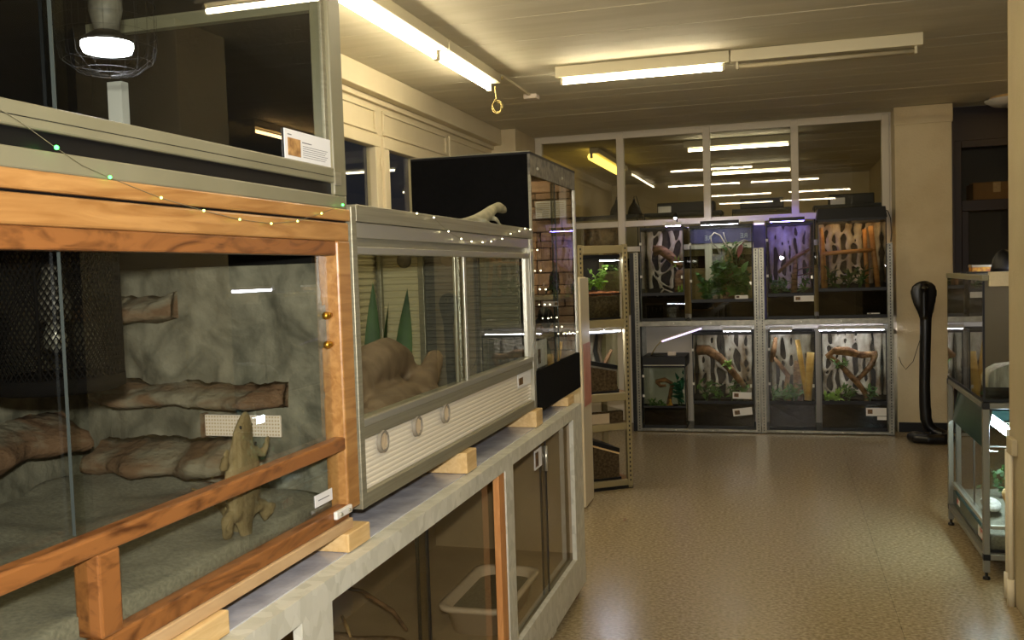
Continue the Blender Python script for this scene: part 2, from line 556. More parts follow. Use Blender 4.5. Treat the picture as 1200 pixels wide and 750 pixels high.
# back wall below and beside the glazed screen
holed_wall('wall_back', 'mullion', 'Y', YB, XL, 0.96, 0, ZC + 0.02, [(-2.31, 0.935, 1.0, 2.80)], 0.08)
w = shell('window_1')
YW0, YW1 = YB - 0.015, YB + 0.05
for q in ((-2.31, 2.745, 0.935, 2.805), (-2.31, 1.90, 0.935, 1.957), (-2.31, 1.66, 0.935, 1.71), (-2.31, 1.0, 0.935, 1.05)):
    bx('transom', 'mullion', w, q[0], YW0, q[1], q[2], YW1, q[3], 0.005)
xs = [(-2.31, -2.243), (-1.507, -1.437), (-0.692, -0.624), (0.098, 0.164), (0.872, 0.935)]
for (a, b) in xs:
    bx('mullion', 'mullion', w, a, YW0 - 0.006, 1.0, b, YW1 + 0.006, 2.80, 0.005)
for i in range(4):
    for (z0, z1) in ((1.05, 1.66), (1.71, 1.90), (1.957, 2.745)):
        bx('pane', 'wing', w, xs[i][1], YB + 0.012, z0, xs[i + 1][0], YB + 0.018, z1)

# dark door wall on the right, with a grey store room behind it
holed_wall('wall_dark', 'dark', 'Y', YB, 1.405, XR, 0, ZC + 0.02, [(1.46, 2.9, 0.05, 2.52)], 0.1)
d = shell('door_1')
for q in ((1.46, 0.05, 1.52, 2.52), (2.84, 0.05, 2.9, 2.52), (1.52, 2.455, 2.84, 2.52), (1.52, 1.905, 2.84, 2.0), (1.52, 0.05, 1.575, 1.905), (1.575, 0.05, 2.3, 0.25)):
    bx('door_frame', 'dark', d, q[0], YB - 0.02, q[1], q[2], YB + 0.07, q[3], 0.004)
bx('pane', 'wing', d, 1.52, YB + 0.02, 2.0, 2.84, YB + 0.026, 2.455)
bx('pane', 'wing', d, 1.575, YB + 0.02, 0.25, 2.84, YB + 0.026, 1.905)
struct('wall_store', 'greyw', 1.405, 10.6, 0, XR, 10.7, ZC)
struct('trim_10', 'dark', 1.42, 9.05, 1.93, 2.84, 9.5, 1.975)                  # shelf board behind the transom light
t = thing('cardboard_box', 'brown cardboard box on a dark shelf behind the door transom', 'box', (1.8, 9.25, 1.975))
MB().box(1.64, 9.1, 1.975, 2.05, 9.42, 2.155).build('carton', 'carton', t, bevel=0.004)
bx('lid_flap', 'carton', t, 1.635, 9.095, 2.155, 2.055, 9.27, 2.16)
bx('packing_tape', 'ply', t, 1.80, 9.098, 2.07, 1.86, 9.4, 2.162)

# white wall pier beside the aquarium stand, with heating pipes
p = struct('wall_pier', 'pier', 0.94, 4.03, 0, 1.55, 4.46, ZC, 0.008)
for (x, y) in ((0.934, 4.462), (0.924, 4.36)):
    MB().tube([(x, y, 0.0), (x, y, 0.66)], 0.0105, 10).tube([(x, y, 0.0), (x, y, 0.115)], 0.0165, 10).build('heating_pipe', 'white', p, True)
bx('pipe_cover', 'pier', p, 0.916, 4.30, 0.66, 0.94, 4.40, 0.73, 0.004)

# ================================================================== CEILING LAMPS
def lamp_x(x0, x1, y, lit, label, tubem='tube', grp='ceiling tube lamps'):
    t = thing('ceiling_lamp', label, 'lamp', ((x0 + x1) / 2, y, ZC), grp)
    MB().box(x0, y - 0.035, 2.738, x1, y + 0.035, ZC).build('housing', 'lampbody', t, bevel=0.004)
    for xa in (x0 + 0.03, x1 - 0.045):
        bx('tube_holder', 'lampbody', t, xa, y - 0.016, 2.695, xa + 0.015, y + 0.016, 2.74, 0.002)
    MB().tube([(x0 + 0.045, y, 2.712), (x1 - 0.045, y, 2.712)], 0.013, 10).build('tube', tubem if lit else 'tubeoff', t, True)
    return t

def lamp_y(x, y0, y1, label, tubem='tube', w=0.05, rt=0.013):
    t = thing('ceiling_lamp', label, 'lamp', (x, (y0 + y1) / 2, ZC), 'ceiling tube lamps')
    MB().box(x - w, y0, 2.75, x + w, y1, ZC).build('housing', 'lampbody', t, bevel=0.004)
    for ya in (y0 + 0.004, y1 - 0.019):
        bx('tube_holder', 'lampbody', t, x - 0.045, ya, 2.70, x - 0.015, ya + 0.015, 2.752, 0.002)
    MB().tube([(x - 0.03, y0 + 0.019, 2.718), (x - 0.03, y1 - 0.019, 2.718)], rt, 10).build('tube', tubem, t, True)
    return t

lamp_y(-1.81, 4.975, 5.965, 'lit tube lamp along the left of the ceiling, with a coiled cable at its end')
lamp_y(-1.81, 3.70, 4.955, 'lit tube lamp running out of the top of the picture above the left windows')
lamp_x(-1.378, -0.286, 5.935, True, 'lit crosswise tube lamp in the middle of the ceiling')
lamp_x(-0.278, 0.808, 5.935, False, 'dark burnt-out crosswise tube lamp with unlit tube')
lamp_x(-1.66, -0.52, 3.70, True, 'lit crosswise ceiling lamp reflected lowest in the back window, over the middle aisle')
lamp_x(-0.46, 0.58, 3.70, True, 'lit crosswise ceiling lamp over the aisle, its reflection lowest beside the last mullion')
lamp_x(-1.2, -0.1, 1.3, True, 'added unseen crosswise lamp above the camera')  # out-of-view row, added to light the left terraria from the front
lamp_x(0.1, 1.2, 1.3, True, 'added unseen crosswise lamp above the camera, on its right')  # added further right, where it lights the tank fronts better
lamp_x(-1.2, -0.1, -0.9, True, 'added unseen crosswise lamp behind the camera, towards the window wall')  # unseen row, added as more light from behind the camera
lamp_x(-0.05, 1.05, -0.9, True, 'added unseen crosswise lamp behind the camera')  # its unseen neighbour, added for the same extra light
lamp_x(-0.96, 0.13, 9.95, True, 'thick lit lamp seen behind the back window, topmost of the crosswise ones', 'tubeb')
lamp_x(-0.9, 0.17, 12.65, True, 'lit lamp deeper in the room behind the back window, second of the crosswise ones', 'tubeb')
lamp_y(-1.92, 9.95, 11.9, 'yellow glowing trough lamp behind the back window', 'tubey', 0.05, 0.045)
lamp_y(2.22, 6.75, 7.75, 'warm orange tube lamp in the side room by the dark door', 'tubew')

t = thing('round_lamp', 'flat round cream ceiling lamp in front of the dark door wall', 'lamp', (1.86, 8.55, ZC))
MB().loft([(1.86, 8.55, 2.735, 0.10, 0.10), (1.86, 8.55, 2.742, 0.17, 0.17), (1.86, 8.55, 2.775, 0.225, 0.225), (1.86, 8.55, 2.785, 0.23, 0.23)], 28).build('shade', 'white_pl', t, True)
MB().loft([(1.86, 8.55, 2.785, 0.19, 0.19), (1.86, 8.55, ZC, 0.19, 0.19)], 28).build('base_ring', 'pineraw', t, True)

t = thing('cable_conduit', 'thin ceiling conduit with a small junction box beyond the left lamp', 'conduit', (-1.76, 6.3, ZC))
MB().box(-1.775, 5.97, 2.795, -1.755, 6.70, ZC).build('conduit', 'lampbody', t)
MB().box(-1.81, 6.70, 2.775, -1.71, 6.80, ZC).build('junction_box', 'cream_pl', t, bevel=0.006)
MB().ball((-1.77, 5.985, 2.79), (0.022, 0.022, 0.014)).build('gland', 'beigewire', t, True)
mb = MB()
pts = [(-1.80, 5.955, 2.73), (-1.80, 5.965, 2.66)]
for i in range(31):
    a = PI / 2 + i * 2 * PI / 15
    pts.append((-1.795 + 0.032 * math.cos(a) + 0.004 * math.sin(i), 5.965 + 0.002 * i / 3, 2.60 + (0.05 - 0.0006 * i) * math.sin(a)))
mb.tube(pts, 0.0035, 6)
tag(mb.build('cable_coil', 'beigewire', None, True), 'beige cable coiled in a loop hanging from the left ceiling lamp', 'cable')
# ================================================================== LEFT ROW: CABINET UNDER THE TERRARIA
FX = -0.95                       # front plane of the terraria
BK = -1.63                       # their back plane

t = thing('terrarium_cabinet', 'long white chipboard cabinet with glass fronts under the left row of terraria', 'cabinet', (-1.25, 2.2, 0.0))
CF = -0.90
bx('top_board', 'osb', t, -1.66, -0.6, 0.865, CF - 0.02, 4.19, 0.885)
bx('bottom_board', 'osb', t, -1.66, -0.6, 0.05, CF - 0.02, 4.19, 0.075)
holes = [(-0.4, 1.575, 0.2, 0.836), (1.70, 2.955, 0.2, 0.836), (3.045, 4.01, 0.205, 0.838)]
us, vs, cells = holed(-0.6, 4.19, 0.05, 0.885, holes)
mb = MB(); idx = {}
def _vid(i, j):
    if (i, j) not in idx:
        idx[(i, j)] = len(mb.v); mb.v.append((CF, us[i], vs[j]))
    return idx[(i, j)]
for (i, j) in cells:
    mb.f.append((_vid(i, j), _vid(i + 1, j), _vid(i + 1, j + 1), _vid(i, j + 1)))
o = mb.build('face_frame', 'osb', t)
sd = o.modifiers.new('thickness', 'SOLIDIFY'); sd.thickness = 0.02; sd.offset = -1
bx('back_board', 'mdf', t, -1.66, -0.6, 0.075, -1.645, 4.19, 0.865)
bx('end_board', 'osb', t, -1.645, 4.172, 0.075, CF - 0.02, 4.19, 0.865)
bx('floor_board', 'mdf', t, -1.645, -0.58, 0.17, -0.925, 4.17, 0.19)
bx('inner_panel', 'mdf', t, -1.643, 4.155, 0.19, -0.925, 4.171, 0.86)
bx('inner_back', 'mdf', t, -1.644, -0.58, 0.19, -1.63, 4.155, 0.86)
for (y0, y1) in ((-0.41, 0.62), (0.58, 1.585), (1.69, 2.30), (2.25, 2.965), (3.035, 3.60), (3.55, 4.02)):
    k = -0.928 if (y0, y1) in ((-0.41, 0.62), (1.69, 2.30), (3.035, 3.60)) else -0.936
    g = bx('sliding_pane', 'glassd', t, k - 0.0025, y0, 0.185, k + 0.0025, y1, 0.85)
    e = y1 if k == -0.928 else y0
    bx('pane_edge', 'black', g, k - 0.003, e - 0.006, 0.185, k + 0.003, e + 0.006, 0.85)
bx('track', 'alu', t, -0.942, -0.41, 0.190, -0.922, 4.02, 0.203)
bx('wooden_post', 'pinepost', t, -0.9245, 2.885, 0.2, -0.903, 2.948, 0.836, 0.002)
bx('edge_strip', 'alu', t, -0.945, 2.948, 0.19, -0.921, 2.956, 0.84)
for k, y in enumerate((4.12, 3.66, 2.2, 0.5)):
    f = bx('foot', 'barkred' if k == 0 else 'osb', t, -0.985, y - 0.035, 0.0, -0.925, y + 0.035, 0.05)
c = bx('info_card', 'card', t, -0.9245, 3.42, 0.735, -0.923, 3.53, 0.81)
bx('photo', 'photod', c, -0.9235, 3.43, 0.745, -0.922, 3.475, 0.80)
MB().tube([(-0.920, 3.585, 0.70), (-0.920, 3.585, 0.80)], 0.007, 8).build('pane_lock', 'alub', t, True)
MB().relief((-1.63, 1.0, 0.19), (1, 0, 0), (0, 1, 0), (0, 0, 1), 0.685, 1.98, 26, 60, 0.06, 5.0, 3, 0.0005).build('wood_shavings', 'shav', t, True, kind='stuff')
bx('plastic_sheet', 'foil', t, -1.62, 1.40, 0.885, -0.942, 4.15, 0.8875)

t = thing('litter_tray', 'pale cream plastic litter tray inside the white cabinet', 'tray', (-1.09, 3.34, 0.19))
def tray_ring(z, gx, gy):
    x0, x1, y0, y1, r = -1.215 - gx, -0.962 + gx, 3.09 - gy, 3.59 + gy, 0.06
    out = []
    for (cx, cy, a0) in ((x1 - r, y1 - r, 0), (x0 + r, y1 - r, 90), (x0 + r, y0 + r, 180), (x1 - r, y0 + r, 270)):
        for s in range(6):
            a = math.radians(a0 + s * 18)
            out.append((cx + r * math.cos(a), cy + r * math.sin(a), z))
    return out
rings = [tray_ring(0.195, -0.03, -0.03), tray_ring(0.282, -0.010, -0.010), tray_ring(0.284, 0.008, 0.008), tray_ring(0.300, 0.010, 0.010), tray_ring(0.304, -0.006, -0.006), tray_ring(0.294, -0.016, -0.016), tray_ring(0.205, -0.036, -0.036)]
mb = MB(); m = len(rings[0])
for r_ in rings: mb.v += r_
for i in range(len(rings) - 1):
    for k in range(m):
        mb.f.append((i * m + k, i * m + (k + 1) % m, (i + 1) * m + (k + 1) % m, (i + 1) * m + k))
mb.f.append(tuple(reversed(range(m)))); mb.f.append(tuple((len(rings) - 1) * m + k for k in range(m)))
mb.build('tray_body', 'cream_pl', t, True)
mb = MB(); mb.v = tray_ring(0.268, -0.021, -0.021); mb.f = [tuple(range(len(mb.v)))]
mb.build('litter', 'sand', t, kind='stuff')
tw = MB().tube([(-1.56, 3.02, 0.265), (-1.50, 2.93, 0.27), (-1.45, 2.86, 0.262)], [0.006, 0.007, 0.004], 6)
tag(tw.build('twig', 'pineraw', None, True), 'short pale twig on the wood shavings in the cabinet', 'twig')
tw = MB().tube([(-1.60, 2.98, 0.40), (-1.48, 3.03, 0.36), (-1.36, 3.02, 0.30), (-1.29, 2.98, 0.25)], [0.005, 0.008, 0.008, 0.006], 6)
tag(tw.build('twig', 'bark', None, True), 'long thin dark twig leaning over the wood shavings in the cabinet', 'twig')

# pale wooden spacer blocks between the cabinet top and the terraria
for k, (y0, y1, lab) in enumerate(((1.14, 1.385, 'long pale wooden block under the middle of the wood-framed terrarium'),
        (1.85, 1.962, 'pale wooden spacer block under the corner where the wooden and metal terraria meet'),
        (2.66, 2.755, 'pale wooden spacer block under the middle of the aluminium terrarium'),
        (3.50, 3.60, 'pale wooden spacer block under the joint of the aluminium and black terraria'),
        (4.06, 4.15, 'pale wooden spacer block under the middle of the black plinth'),
        (4.30, 4.345, 'small wooden spacer block at the far end of the black terrarium'))):
    if k == 5:
        y0, y1 = 4.152, 4.187
    b = MB().box(-1.55, y0, 0.8885, -0.932, y1, (0.9305, 0.9305, 0.9525, 0.9525, 0.9275, 0.9275)[k]).build('spacer_block', 'pineraw', None, bevel=0.003)
    tag(b, lab, 'block', 'spacer blocks on the cabinet')

# ================================================================== UPPER PAINTED TERRARIUM
U0, U1 = 0.2, 1.944
t = thing('painted_terrarium', 'grey-olive painted terrarium stacked on top of the wooden one', 'terrarium', (-1.28, 1.1, 1.655))
bx('lower_rail', 'olive', t, FX - 0.05, U0, 1.655, FX, U1, 1.684, 0.003)
bx('black_strip', 'black', t, FX - 0.05, U0, 1.684, FX - 0.008, 1.912, 1.710)
bx('sill_rail', 'olive', t, FX - 0.05, U0, 1.710, FX, 1.905, 1.744, 0.003)
bx('sill_groove', 'black', t, FX - 0.01, U0, 1.7235, FX + 0.0004, 1.895, 1.7248)
bx('top_rail', 'olive', t, FX - 0.05, U0, 2.128, FX, U1, 2.21, 0.003)
bx('corner_post', 'olive', t, FX - 0.045, 1.886, 1.684, FX + 0.002, U1, 2.21, 0.003)
bx('corner_post', 'olive', t, FX - 0.045, U0, 1.684, FX + 0.002, U0 + 0.06, 2.21, 0.003)
bx('corner_clip', 'alu', t, FX, 1.886, 1.706, FX + 0.004, 1.915, 1.735)
bx('bottom_panel', 'black', t, BK, U0, 1.655, FX - 0.05, U1, 1.70)
bx('back_panel', 'blackmat', t, BK, U0, 1.70, BK + 0.02, U1, 2.21)
bx('end_panel', 'blackmat', t, BK + 0.02, 1.925, 1.70, FX - 0.05, U1, 2.21)
bx('end_panel', 'blackmat', t, BK + 0.02, U0, 1.70, FX - 0.05, U0 + 0.02, 2.21)
bx('top_panel', 'blackmat', t, BK + 0.02, U0 + 0.02, 2.19, FX - 0.05, 1.925, 2.21)
bx('end_top_rail', 'olive', t, BK + 0.03, 1.903, 2.098, FX - 0.051, 1.925, 2.128)
bx('white_profile', 'white_pl', t, -1.545, 1.90, 1.70, -1.505, 1.925, 1.985)
for (y0, y1, k) in ((U0 + 0.05, 1.11, -0.972), (1.075, 1.886, -0.962)):
    g = bx('sliding_pane', 'glass', t, k - 0.0025, y0, 1.742, k + 0.0025, y1, 2.14)
    if y1 > 1.5:
        bx('pane_edge', 'edge', g, k - 0.003, y0 - 0.0005, 1.744, k + 0.003, y0 + 0.001, 2.13)
        bx('side_channel', 'alu', g, k - 0.004, y1 - 0.014, 1.744, k + 0.004, y1, 2.13)
c = bx('info_card', 'card', t, -0.9575, 1.688, 1.739, -0.956, 1.887, 1.805)
bx('photo', 'photo', c, -0.9562, 1.70, 1.752, -0.9553, 1.752, 1.788)
mb = MB().box(-0.9562, 1.700, 1.7935, -0.9555, 1.716, 1.7955).box(-0.9562, 1.760, 1.783, -0.9555, 1.80, 1.785)
for k in range(6):
    mb.box(-0.9562, 1.762, 1.776 - k * 0.0045, -0.9555, 1.872 - 0.006 * (k % 3), 1.7770 - k * 0.0045)
mb.build('print_lines', 'ink', c, kind='stuff')

t = thing('spot_lamp', 'bright white spot bulb in a round wire guard inside the upper terrarium', 'lamp', (-1.2, 1.482, 2.19))
MB().loft([(-1.2, 1.482, 1.929, 0.020, 0.020), (-1.2, 1.482, 1.933, 0.042, 0.042), (-1.2, 1.482, 1.943, 0.046, 0.046), (-1.2, 1.482, 1.950, 0.046, 0.046)], 24).build('bulb', 'bulb', t, True)
MB().loft([(-1.2, 1.482, 1.950, 0.047, 0.047), (-1.2, 1.482, 1.956, 0.047, 0.047), (-1.2, 1.482, 1.968, 0.028, 0.028), (-1.2, 1.482, 1.972, 0.022, 0.022)], 24).build('reflector', 'black', t, True)
MB().loft([(-1.2, 1.482, 1.972, 0.021, 0.021), (-1.2, 1.482, 2.01, 0.030, 0.030), (-1.2, 1.482, 2.035, 0.030, 0.030)], 20).build('socket', 'grille', t, True)
MB().tube([(-1.2, 1.482, 2.035), (-1.2, 1.482, 2.1885)], 0.012, 8).build('stem', 'alu', t, True)
mb = MB()
for k in range(20):
    a = 2 * PI * k / 20
    mb.tube([(-1.2 + r * math.cos(a), 1.482 + r * math.sin(a), z) for (r, z) in ((0.0, 1.89), (0.05, 1.895), (0.082, 1.92), (0.088, 1.96), (0.088, 2.06), (0.05, 2.07))], 0.00025, 3)
for (r, z) in ((0.03, 1.892), (0.055, 1.898), (0.078, 1.915), (0.087, 1.94), (0.088, 1.965), (0.088, 1.99), (0.088, 2.02), (0.088, 2.05)):
    mb.tube([(-1.2 + r * math.cos(2 * PI * k / 24), 1.482 + r * math.sin(2 * PI * k / 24), z) for k in range(25)], 0.00025, 3)
mb.build('wire_guard', 'black', t, kind='stuff')
t = thing('cork_branch', 'dim reddish branch low inside the upper painted terrarium', 'branch', (-1.3, 1.1, 1.70))
MB().tube([(-1.35, 0.9, 1.72), (-1.3, 1.1, 1.76), (-1.22, 1.25, 1.79), (-1.2, 1.33, 1.76), (-1.16, 1.38, 1.715)], [0.018, 0.022, 0.02, 0.02, 0.016], 9, jit=0.12).build('branch', 'barkred', t, True)

# ================================================================== WOOD-FRAMED TERRARIUM
W0, W1 = 0.22, 1.95
t = thing('wooden_terrarium', 'orange varnished pine terrarium with grey rock interior', 'terrarium', (-1.28, 1.1, 0.93))
bx('top_board', 'pine', t, BK, W0, 1.628, FX + 0.004, W1 + 0.002, 1.655, 0.003)
bx('upper_beam', 'pine', t, FX - 0.05, W0, 1.582, FX, W1, 1.6245, 0.004)
bx('shadow_gap', 'black', t, FX - 0.06, W0, 1.622, FX - 0.008, W1, 1.63)
bx('lintel_beam', 'pinedark', t, FX - 0.04, W0, 1.550, FX - 0.004, 1.895, 1.582, 0.003)
bx('corner_post', 'pine', t, FX - 0.05, 1.888, 0.972, FX + 0.002, W1, 1.583, 0.005)
bx('corner_post', 'pine', t, FX - 0.05, W0, 0.962, FX + 0.002, W0 + 0.06, 1.583, 0.005)
bx('middle_rail', 'pinedark', t, FX - 0.03, W0 + 0.06, 1.112, FX + 0.001, 1.89, 1.142, 0.005)
bx('bottom_rail', 'pinedark', t, FX - 0.03, W0 + 0.06, 0.956, FX + 0.001, 1.893, 0.988, 0.004)
bx('base_board', 'ply', t, BK, W0, 0.932, FX + 0.006, 1.90, 0.956, 0.002)
bx('short_post', 'pinedark', t, FX - 0.045, 1.096, 0.988, FX + 0.001, 1.142, 1.113, 0.004)
for (y0, y1, k) in ((W0 + 0.05, 1.118, -0.990), (1.088, 1.888, -0.981)):
    g = bx('sliding_pane', 'glassg', t, k - 0.0025, y0, 1.135, k + 0.0025, y1, 1.556)
    if y1 > 1.5:
        bx('pane_edge', 'edge', g, k - 0.0028, y0 - 0.0006, 1.142, k + 0.0028, y0, 1.55)
for (y0, y1) in ((W0 + 0.06, 1.096), (1.142, 1.888)):
    bx('lower_pane', 'glassg', t, -0.974, y0, 0.985, -0.970, y1, 1.115)
c = bx('label_card', 'card', t, -0.9695, 1.772, 1.008, -0.968, 1.851, 1.034)
bx('print_line', 'ink', c, -0.9682, 1.785, 1.020, -0.9675, 1.835, 1.022)
l = MB().box(-0.948, 1.812, 0.972, -0.938, 1.888, 0.990).build('latch', 'white_pl', t, bevel=0.003)
for y in (1.83, 1.87):
    MB().tube([(-0.938, y, 0.981), (-0.934, y, 0.981)], 0.004, 8).build('screw', 'alub', l)
for z in (1.417, 1.352):
    MB().tube([(-0.972, 1.886, z), (-0.972, 1.868, z)], [0.006, 0.009], 10).ball((-0.972, 1.864, z), 0.009, 10, 7).build('brass_knob', 'brass', t, True)
bx('top_panel', 'black', t, BK, W0, 1.59, FX - 0.06, 1.94, 1.622)
bx('back_panel', 'mdf', t, BK - 0.015, W0, 0.956, BK, 1.945, 1.622)
bx('end_panel', 'mdf', t, BK, 1.925, 0.956, FX - 0.05, 1.945, 1.59)
bx('end_panel', 'mdf', t, BK, W0, 0.956, FX - 0.05, W0 + 0.015, 1.59)
bx('lintel_shadow_strip', 'black', t, BK, 1.872, 1.535, FX - 0.055, 1.924, 1.59)  # black strip stands in for the lintel's shadow on the end wall
MB().relief((BK + 0.012, W0 + 0.02, 0.96), (0, 1, 0), (0, 0, 1), (1, 0, 0), 1.70, 0.62, 90, 40, 0.05, 6, 1, 0.01).build('rock_back', 'rock', t, True)
def _slabs(u, v):
    h = 0.02 * abs(math.sin(u * 9 + v * 3)) * (0.5 + 0.5 * math.sin(v * 13 + u * 4))
    return h
MB().relief((BK + 0.02, 1.918, 0.96), (1, 0, 0), (0, 0, 1), (0, -1, 0), 0.625, 0.585, 60, 60, 0.035, 8, 5, 0.005, _slabs).build('rock_end', 'rock', t, True)
def ledge(c0, c1, zb, zt, dep, nrm, seed):
    """rough shelf of rock foam from point c0 to c1, standing out along nrm"""
    c0, c1, nrm = Vector(c0), Vector(c1), Vector(nrm)
    mb = MB(); nseg = 60
    prof = ((0.0, 1.3), (0.3, 1.2), (0.65, 1.0), (0.9, 0.84), (1.0, 0.66), (0.98, 0.48), (0.88, 0.36), (0.6, 0.34), (0.3, 0.3), (0.0, 0.2))
    ring = len(prof)
    for i in range(nseg + 1):
        u = i / nseg
        p = c0.lerp(c1, u)
        d_ = dep * min(1.0, 7 * u + 0.3, 7 * (1 - u) + 0.3) * (1 + 0.35 * noise.noise(Vector((u * 5 + seed, seed, 0))))
        dz = 0.014 * noise.noise(Vector((u * 3.5, seed, 3)))
        for (a, h) in prof:
            q = p + nrm * (d_ * a) + Vector((0, 0, zb + (zt - zb) * h + dz))
            s = noise.fractal(q * 26 + Vector((seed, 0, 0)), 1, 2, 4)
            q += nrm * s * 0.009 * a + Vector((0, 0, s * 0.008))
            mb.v.append(tuple(q))
    for i in range(nseg):
        for k in range(ring):
            k2 = (k + 1) % ring
            mb.f.append((i * ring + k, i * ring + k2, (i + 1) * ring + k2, (i + 1) * ring + k))
    mb.f.append(tuple(range(ring))); mb.f.append(tuple(nseg * ring + k for k in reversed(range(ring))))
    return mb
for k, (a, b, zb, zt, dep, nr) in enumerate((((-1.62, 1.895, 0), (-1.375, 1.895, 0), 1.395, 1.455, 0.11, (0, -1, 0)),
        ((-1.62, 1.895, 0), (-1.09, 1.895, 0), 1.198, 1.25, 0.10, (0, -1, 0)),
        ((-1.62, 1.895, 0), (-1.175, 1.895, 0), 1.035, 1.11, 0.13, (0, -1, 0)),
        ((-1.60, 1.05, 0), (-1.60, 1.74, 0), 1.11, 1.20, 0.14, (1, 0, 0)),
        ((-1.60, 0.5, 0), (-1.60, 1.0, 0), 1.30, 1.37, 0.14, (1, 0, 0)))):
    ledge(a, b, zb, zt, dep, nr, k * 7.3).build('rock_ledge', 'ledge', t, True)
v = bx('vent_plate', 'cream_pl', t, -1.292, 1.858, 1.143, -1.095, 1.866, 1.193, 0.002)
mb = MB()
for i in range(26):
    for j in range(6):
        x, z = -1.288 + i * 0.0075, 1.147 + j * 0.008
        mb.box(x, 1.8568, z, x + 0.0035, 1.8585, z + 0.0035)
mb.build('vent_holes', 'mdf', v, kind='stuff')
bx('vent_edge', 'ledge', v, -1.298, 1.85, 1.14, -1.291, 1.872, 1.196)
MB().relief((BK + 0.02, W0 + 0.02, 0.96), (1, 0, 0), (0, 1, 0), (0, 0, 1), 0.62, 1.66, 30, 70, 0.05, 4, 9, 0.001, lambda u, v: 0.02 + 0.05 * (1 - u)).build('sand_bed', 'sand', t, True, kind='stuff')

# mesh basket round an unlit lamp
t = thing('basket_lamp', 'round black wire-mesh lamp cage hanging inside the wooden terrarium', 'lamp cage', (-1.22, 1.335, 1.59))
bxx, byy, br = -1.22, 1.335, 0.108
mb = MB(); NW = 72
for sgn in (1, -1):
    for k in range(NW):
        a0 = 2 * PI * k / NW
        mb.tube([(bxx + br * math.cos(a0 + sgn * q * 0.32), byy + br * math.sin(a0 + sgn * q * 0.32), 1.345 + q * 0.06) for q in range(5)], 0.0014, 3, False)
mb.build('wire_mesh', 'meshblack', t, kind='stuff')
for (z0, z1) in ((1.318, 1.345), (1.564, 1.588)):
    MB().loft([(bxx, byy, z0, br - 0.012 if z0 < 1.4 else br, br - 0.012 if z0 < 1.4 else br), (bxx, byy, z0 + 0.006, br + 0.002, br + 0.002), (bxx, byy, z1, br + 0.002, br + 0.002), (bxx, byy, z1 + 0.001, br - 0.004, br - 0.004)], 36).build('rim', 'meshblack', t, True)
for k in range(4):
    a = 2 * PI * k / 4 + 0.5
    MB().tube([(bxx + br * math.cos(a), byy + br * math.sin(a), 1.345), (bxx + br * math.cos(a), byy + br * math.sin(a), 1.565)], 0.003, 6).build('strut', 'meshblack', t, True)
s = MB().loft([(bxx, byy, 1.44, 0.026, 0.026), (bxx, byy, 1.475, 0.030, 0.030), (bxx, byy, 1.495, 0.022, 0.022), (bxx, byy, 1.565, 0.012, 0.012)], 18).build('socket', 'grille', t, True)
MB().loft([(bxx, byy, 1.385, 0.004, 0.004), (bxx, byy, 1.395, 0.018, 0.018), (bxx, byy, 1.415, 0.02, 0.02), (bxx, byy, 1.44, 0.012, 0.012)], 16).build('bulb', 'alub', s, True)

# bearded dragon standing upright against the glass
t = thing('bearded_dragon', 'tan bearded dragon lizard standing upright behind the wooden terrarium glass', 'lizard', (-1.03, 1.58, 1.02))
mb = MB()
dx = -1.022
spine = [((dx, 1.59, 0.985), 0.014), ((dx, 1.585, 1.025), 0.026), ((dx + 0.002, 1.582, 1.065), 0.050), ((dx + 0.004, 1.580, 1.10), 0.060), ((dx + 0.004, 1.580, 1.135), 0.056), ((dx + 0.002, 1.582, 1.165), 0.042), ((dx, 1.584, 1.182), 0.032), ((dx + 0.002, 1.586, 1.194), 0.031), ((dx + 0.004, 1.588, 1.207), 0.030), ((dx + 0.006, 1.59, 1.220), 0.024), ((dx + 0.008, 1.591, 1.230), 0.016)]
for i in range(len(spine) - 1):
    (p, r), (q, s_) = spine[i], spine[i + 1]
    for k in range(4):
        u = k / 4
        pp = Vector(p).lerp(Vector(q), u); rr = r + (s_ - r) * u
        mb.ball(pp, (rr * 0.36, rr, 0.018), 12, 8)
for sg in (-1, 1):
    mb.tube([(dx, 1.583 + sg * 0.03, 1.160), (dx, 1.583 + sg * 0.052, 1.158), (dx + 0.006, 1.583 + sg * 0.070, 1.148), (dx + 0.014, 1.583 + sg * 0.072, 1.170)], [0.013, 0.011, 0.009, 0.007], 8)
    for f in range(5):
        a = (f - 2) * 0.45
        mb.tube([(dx + 0.014, 1.583 + sg * 0.072, 1.170), (dx + 0.017, 1.583 + sg * 0.072 + 0.014 * math.sin(a), 1.170 + 0.015 * math.cos(a))], [0.0042, 0.0026], 5)
    mb.tube([(dx, 1.583 + sg * 0.03, 1.05), (dx + 0.004, 1.583 + sg * 0.062, 1.045), (dx + 0.008, 1.583 + sg * 0.070, 1.015), (dx + 0.016, 1.583 + sg * 0.074, 1.03)], [0.017, 0.014, 0.010, 0.008], 8)
    for f in range(5):
        a = (f - 2) * 0.4 + sg * 0.3
        mb.tube([(dx + 0.016, 1.583 + sg * 0.074, 1.03), (dx + 0.019, 1.583 + sg * 0.074 + 0.018 * math.sin(a), 1.03 + 0.02 * math.cos(a))], [0.0045, 0.0028], 5)
    for k in range(9):
        u = k / 8
        mb.tube([(dx + 0.004, 1.587 + sg * (0.024 + 0.002 * u), 1.176 + 0.034 * u), (dx + 0.004, 1.587 + sg * (0.036 - 0.002 * u), 1.171 + 0.034 * u)], [0.005, 0.0018], 5)
    for k in range(9):
        z = 1.045 + 0.012 * k
        w_ = 0.046 + 0.014 * math.sin(PI * k / 8)
        mb.tube([(dx, 1.581 + sg * w_, z), (dx + 0.002, 1.581 + sg * (w_ + 0.010), z - 0.003)], [0.004, 0.0015], 5)
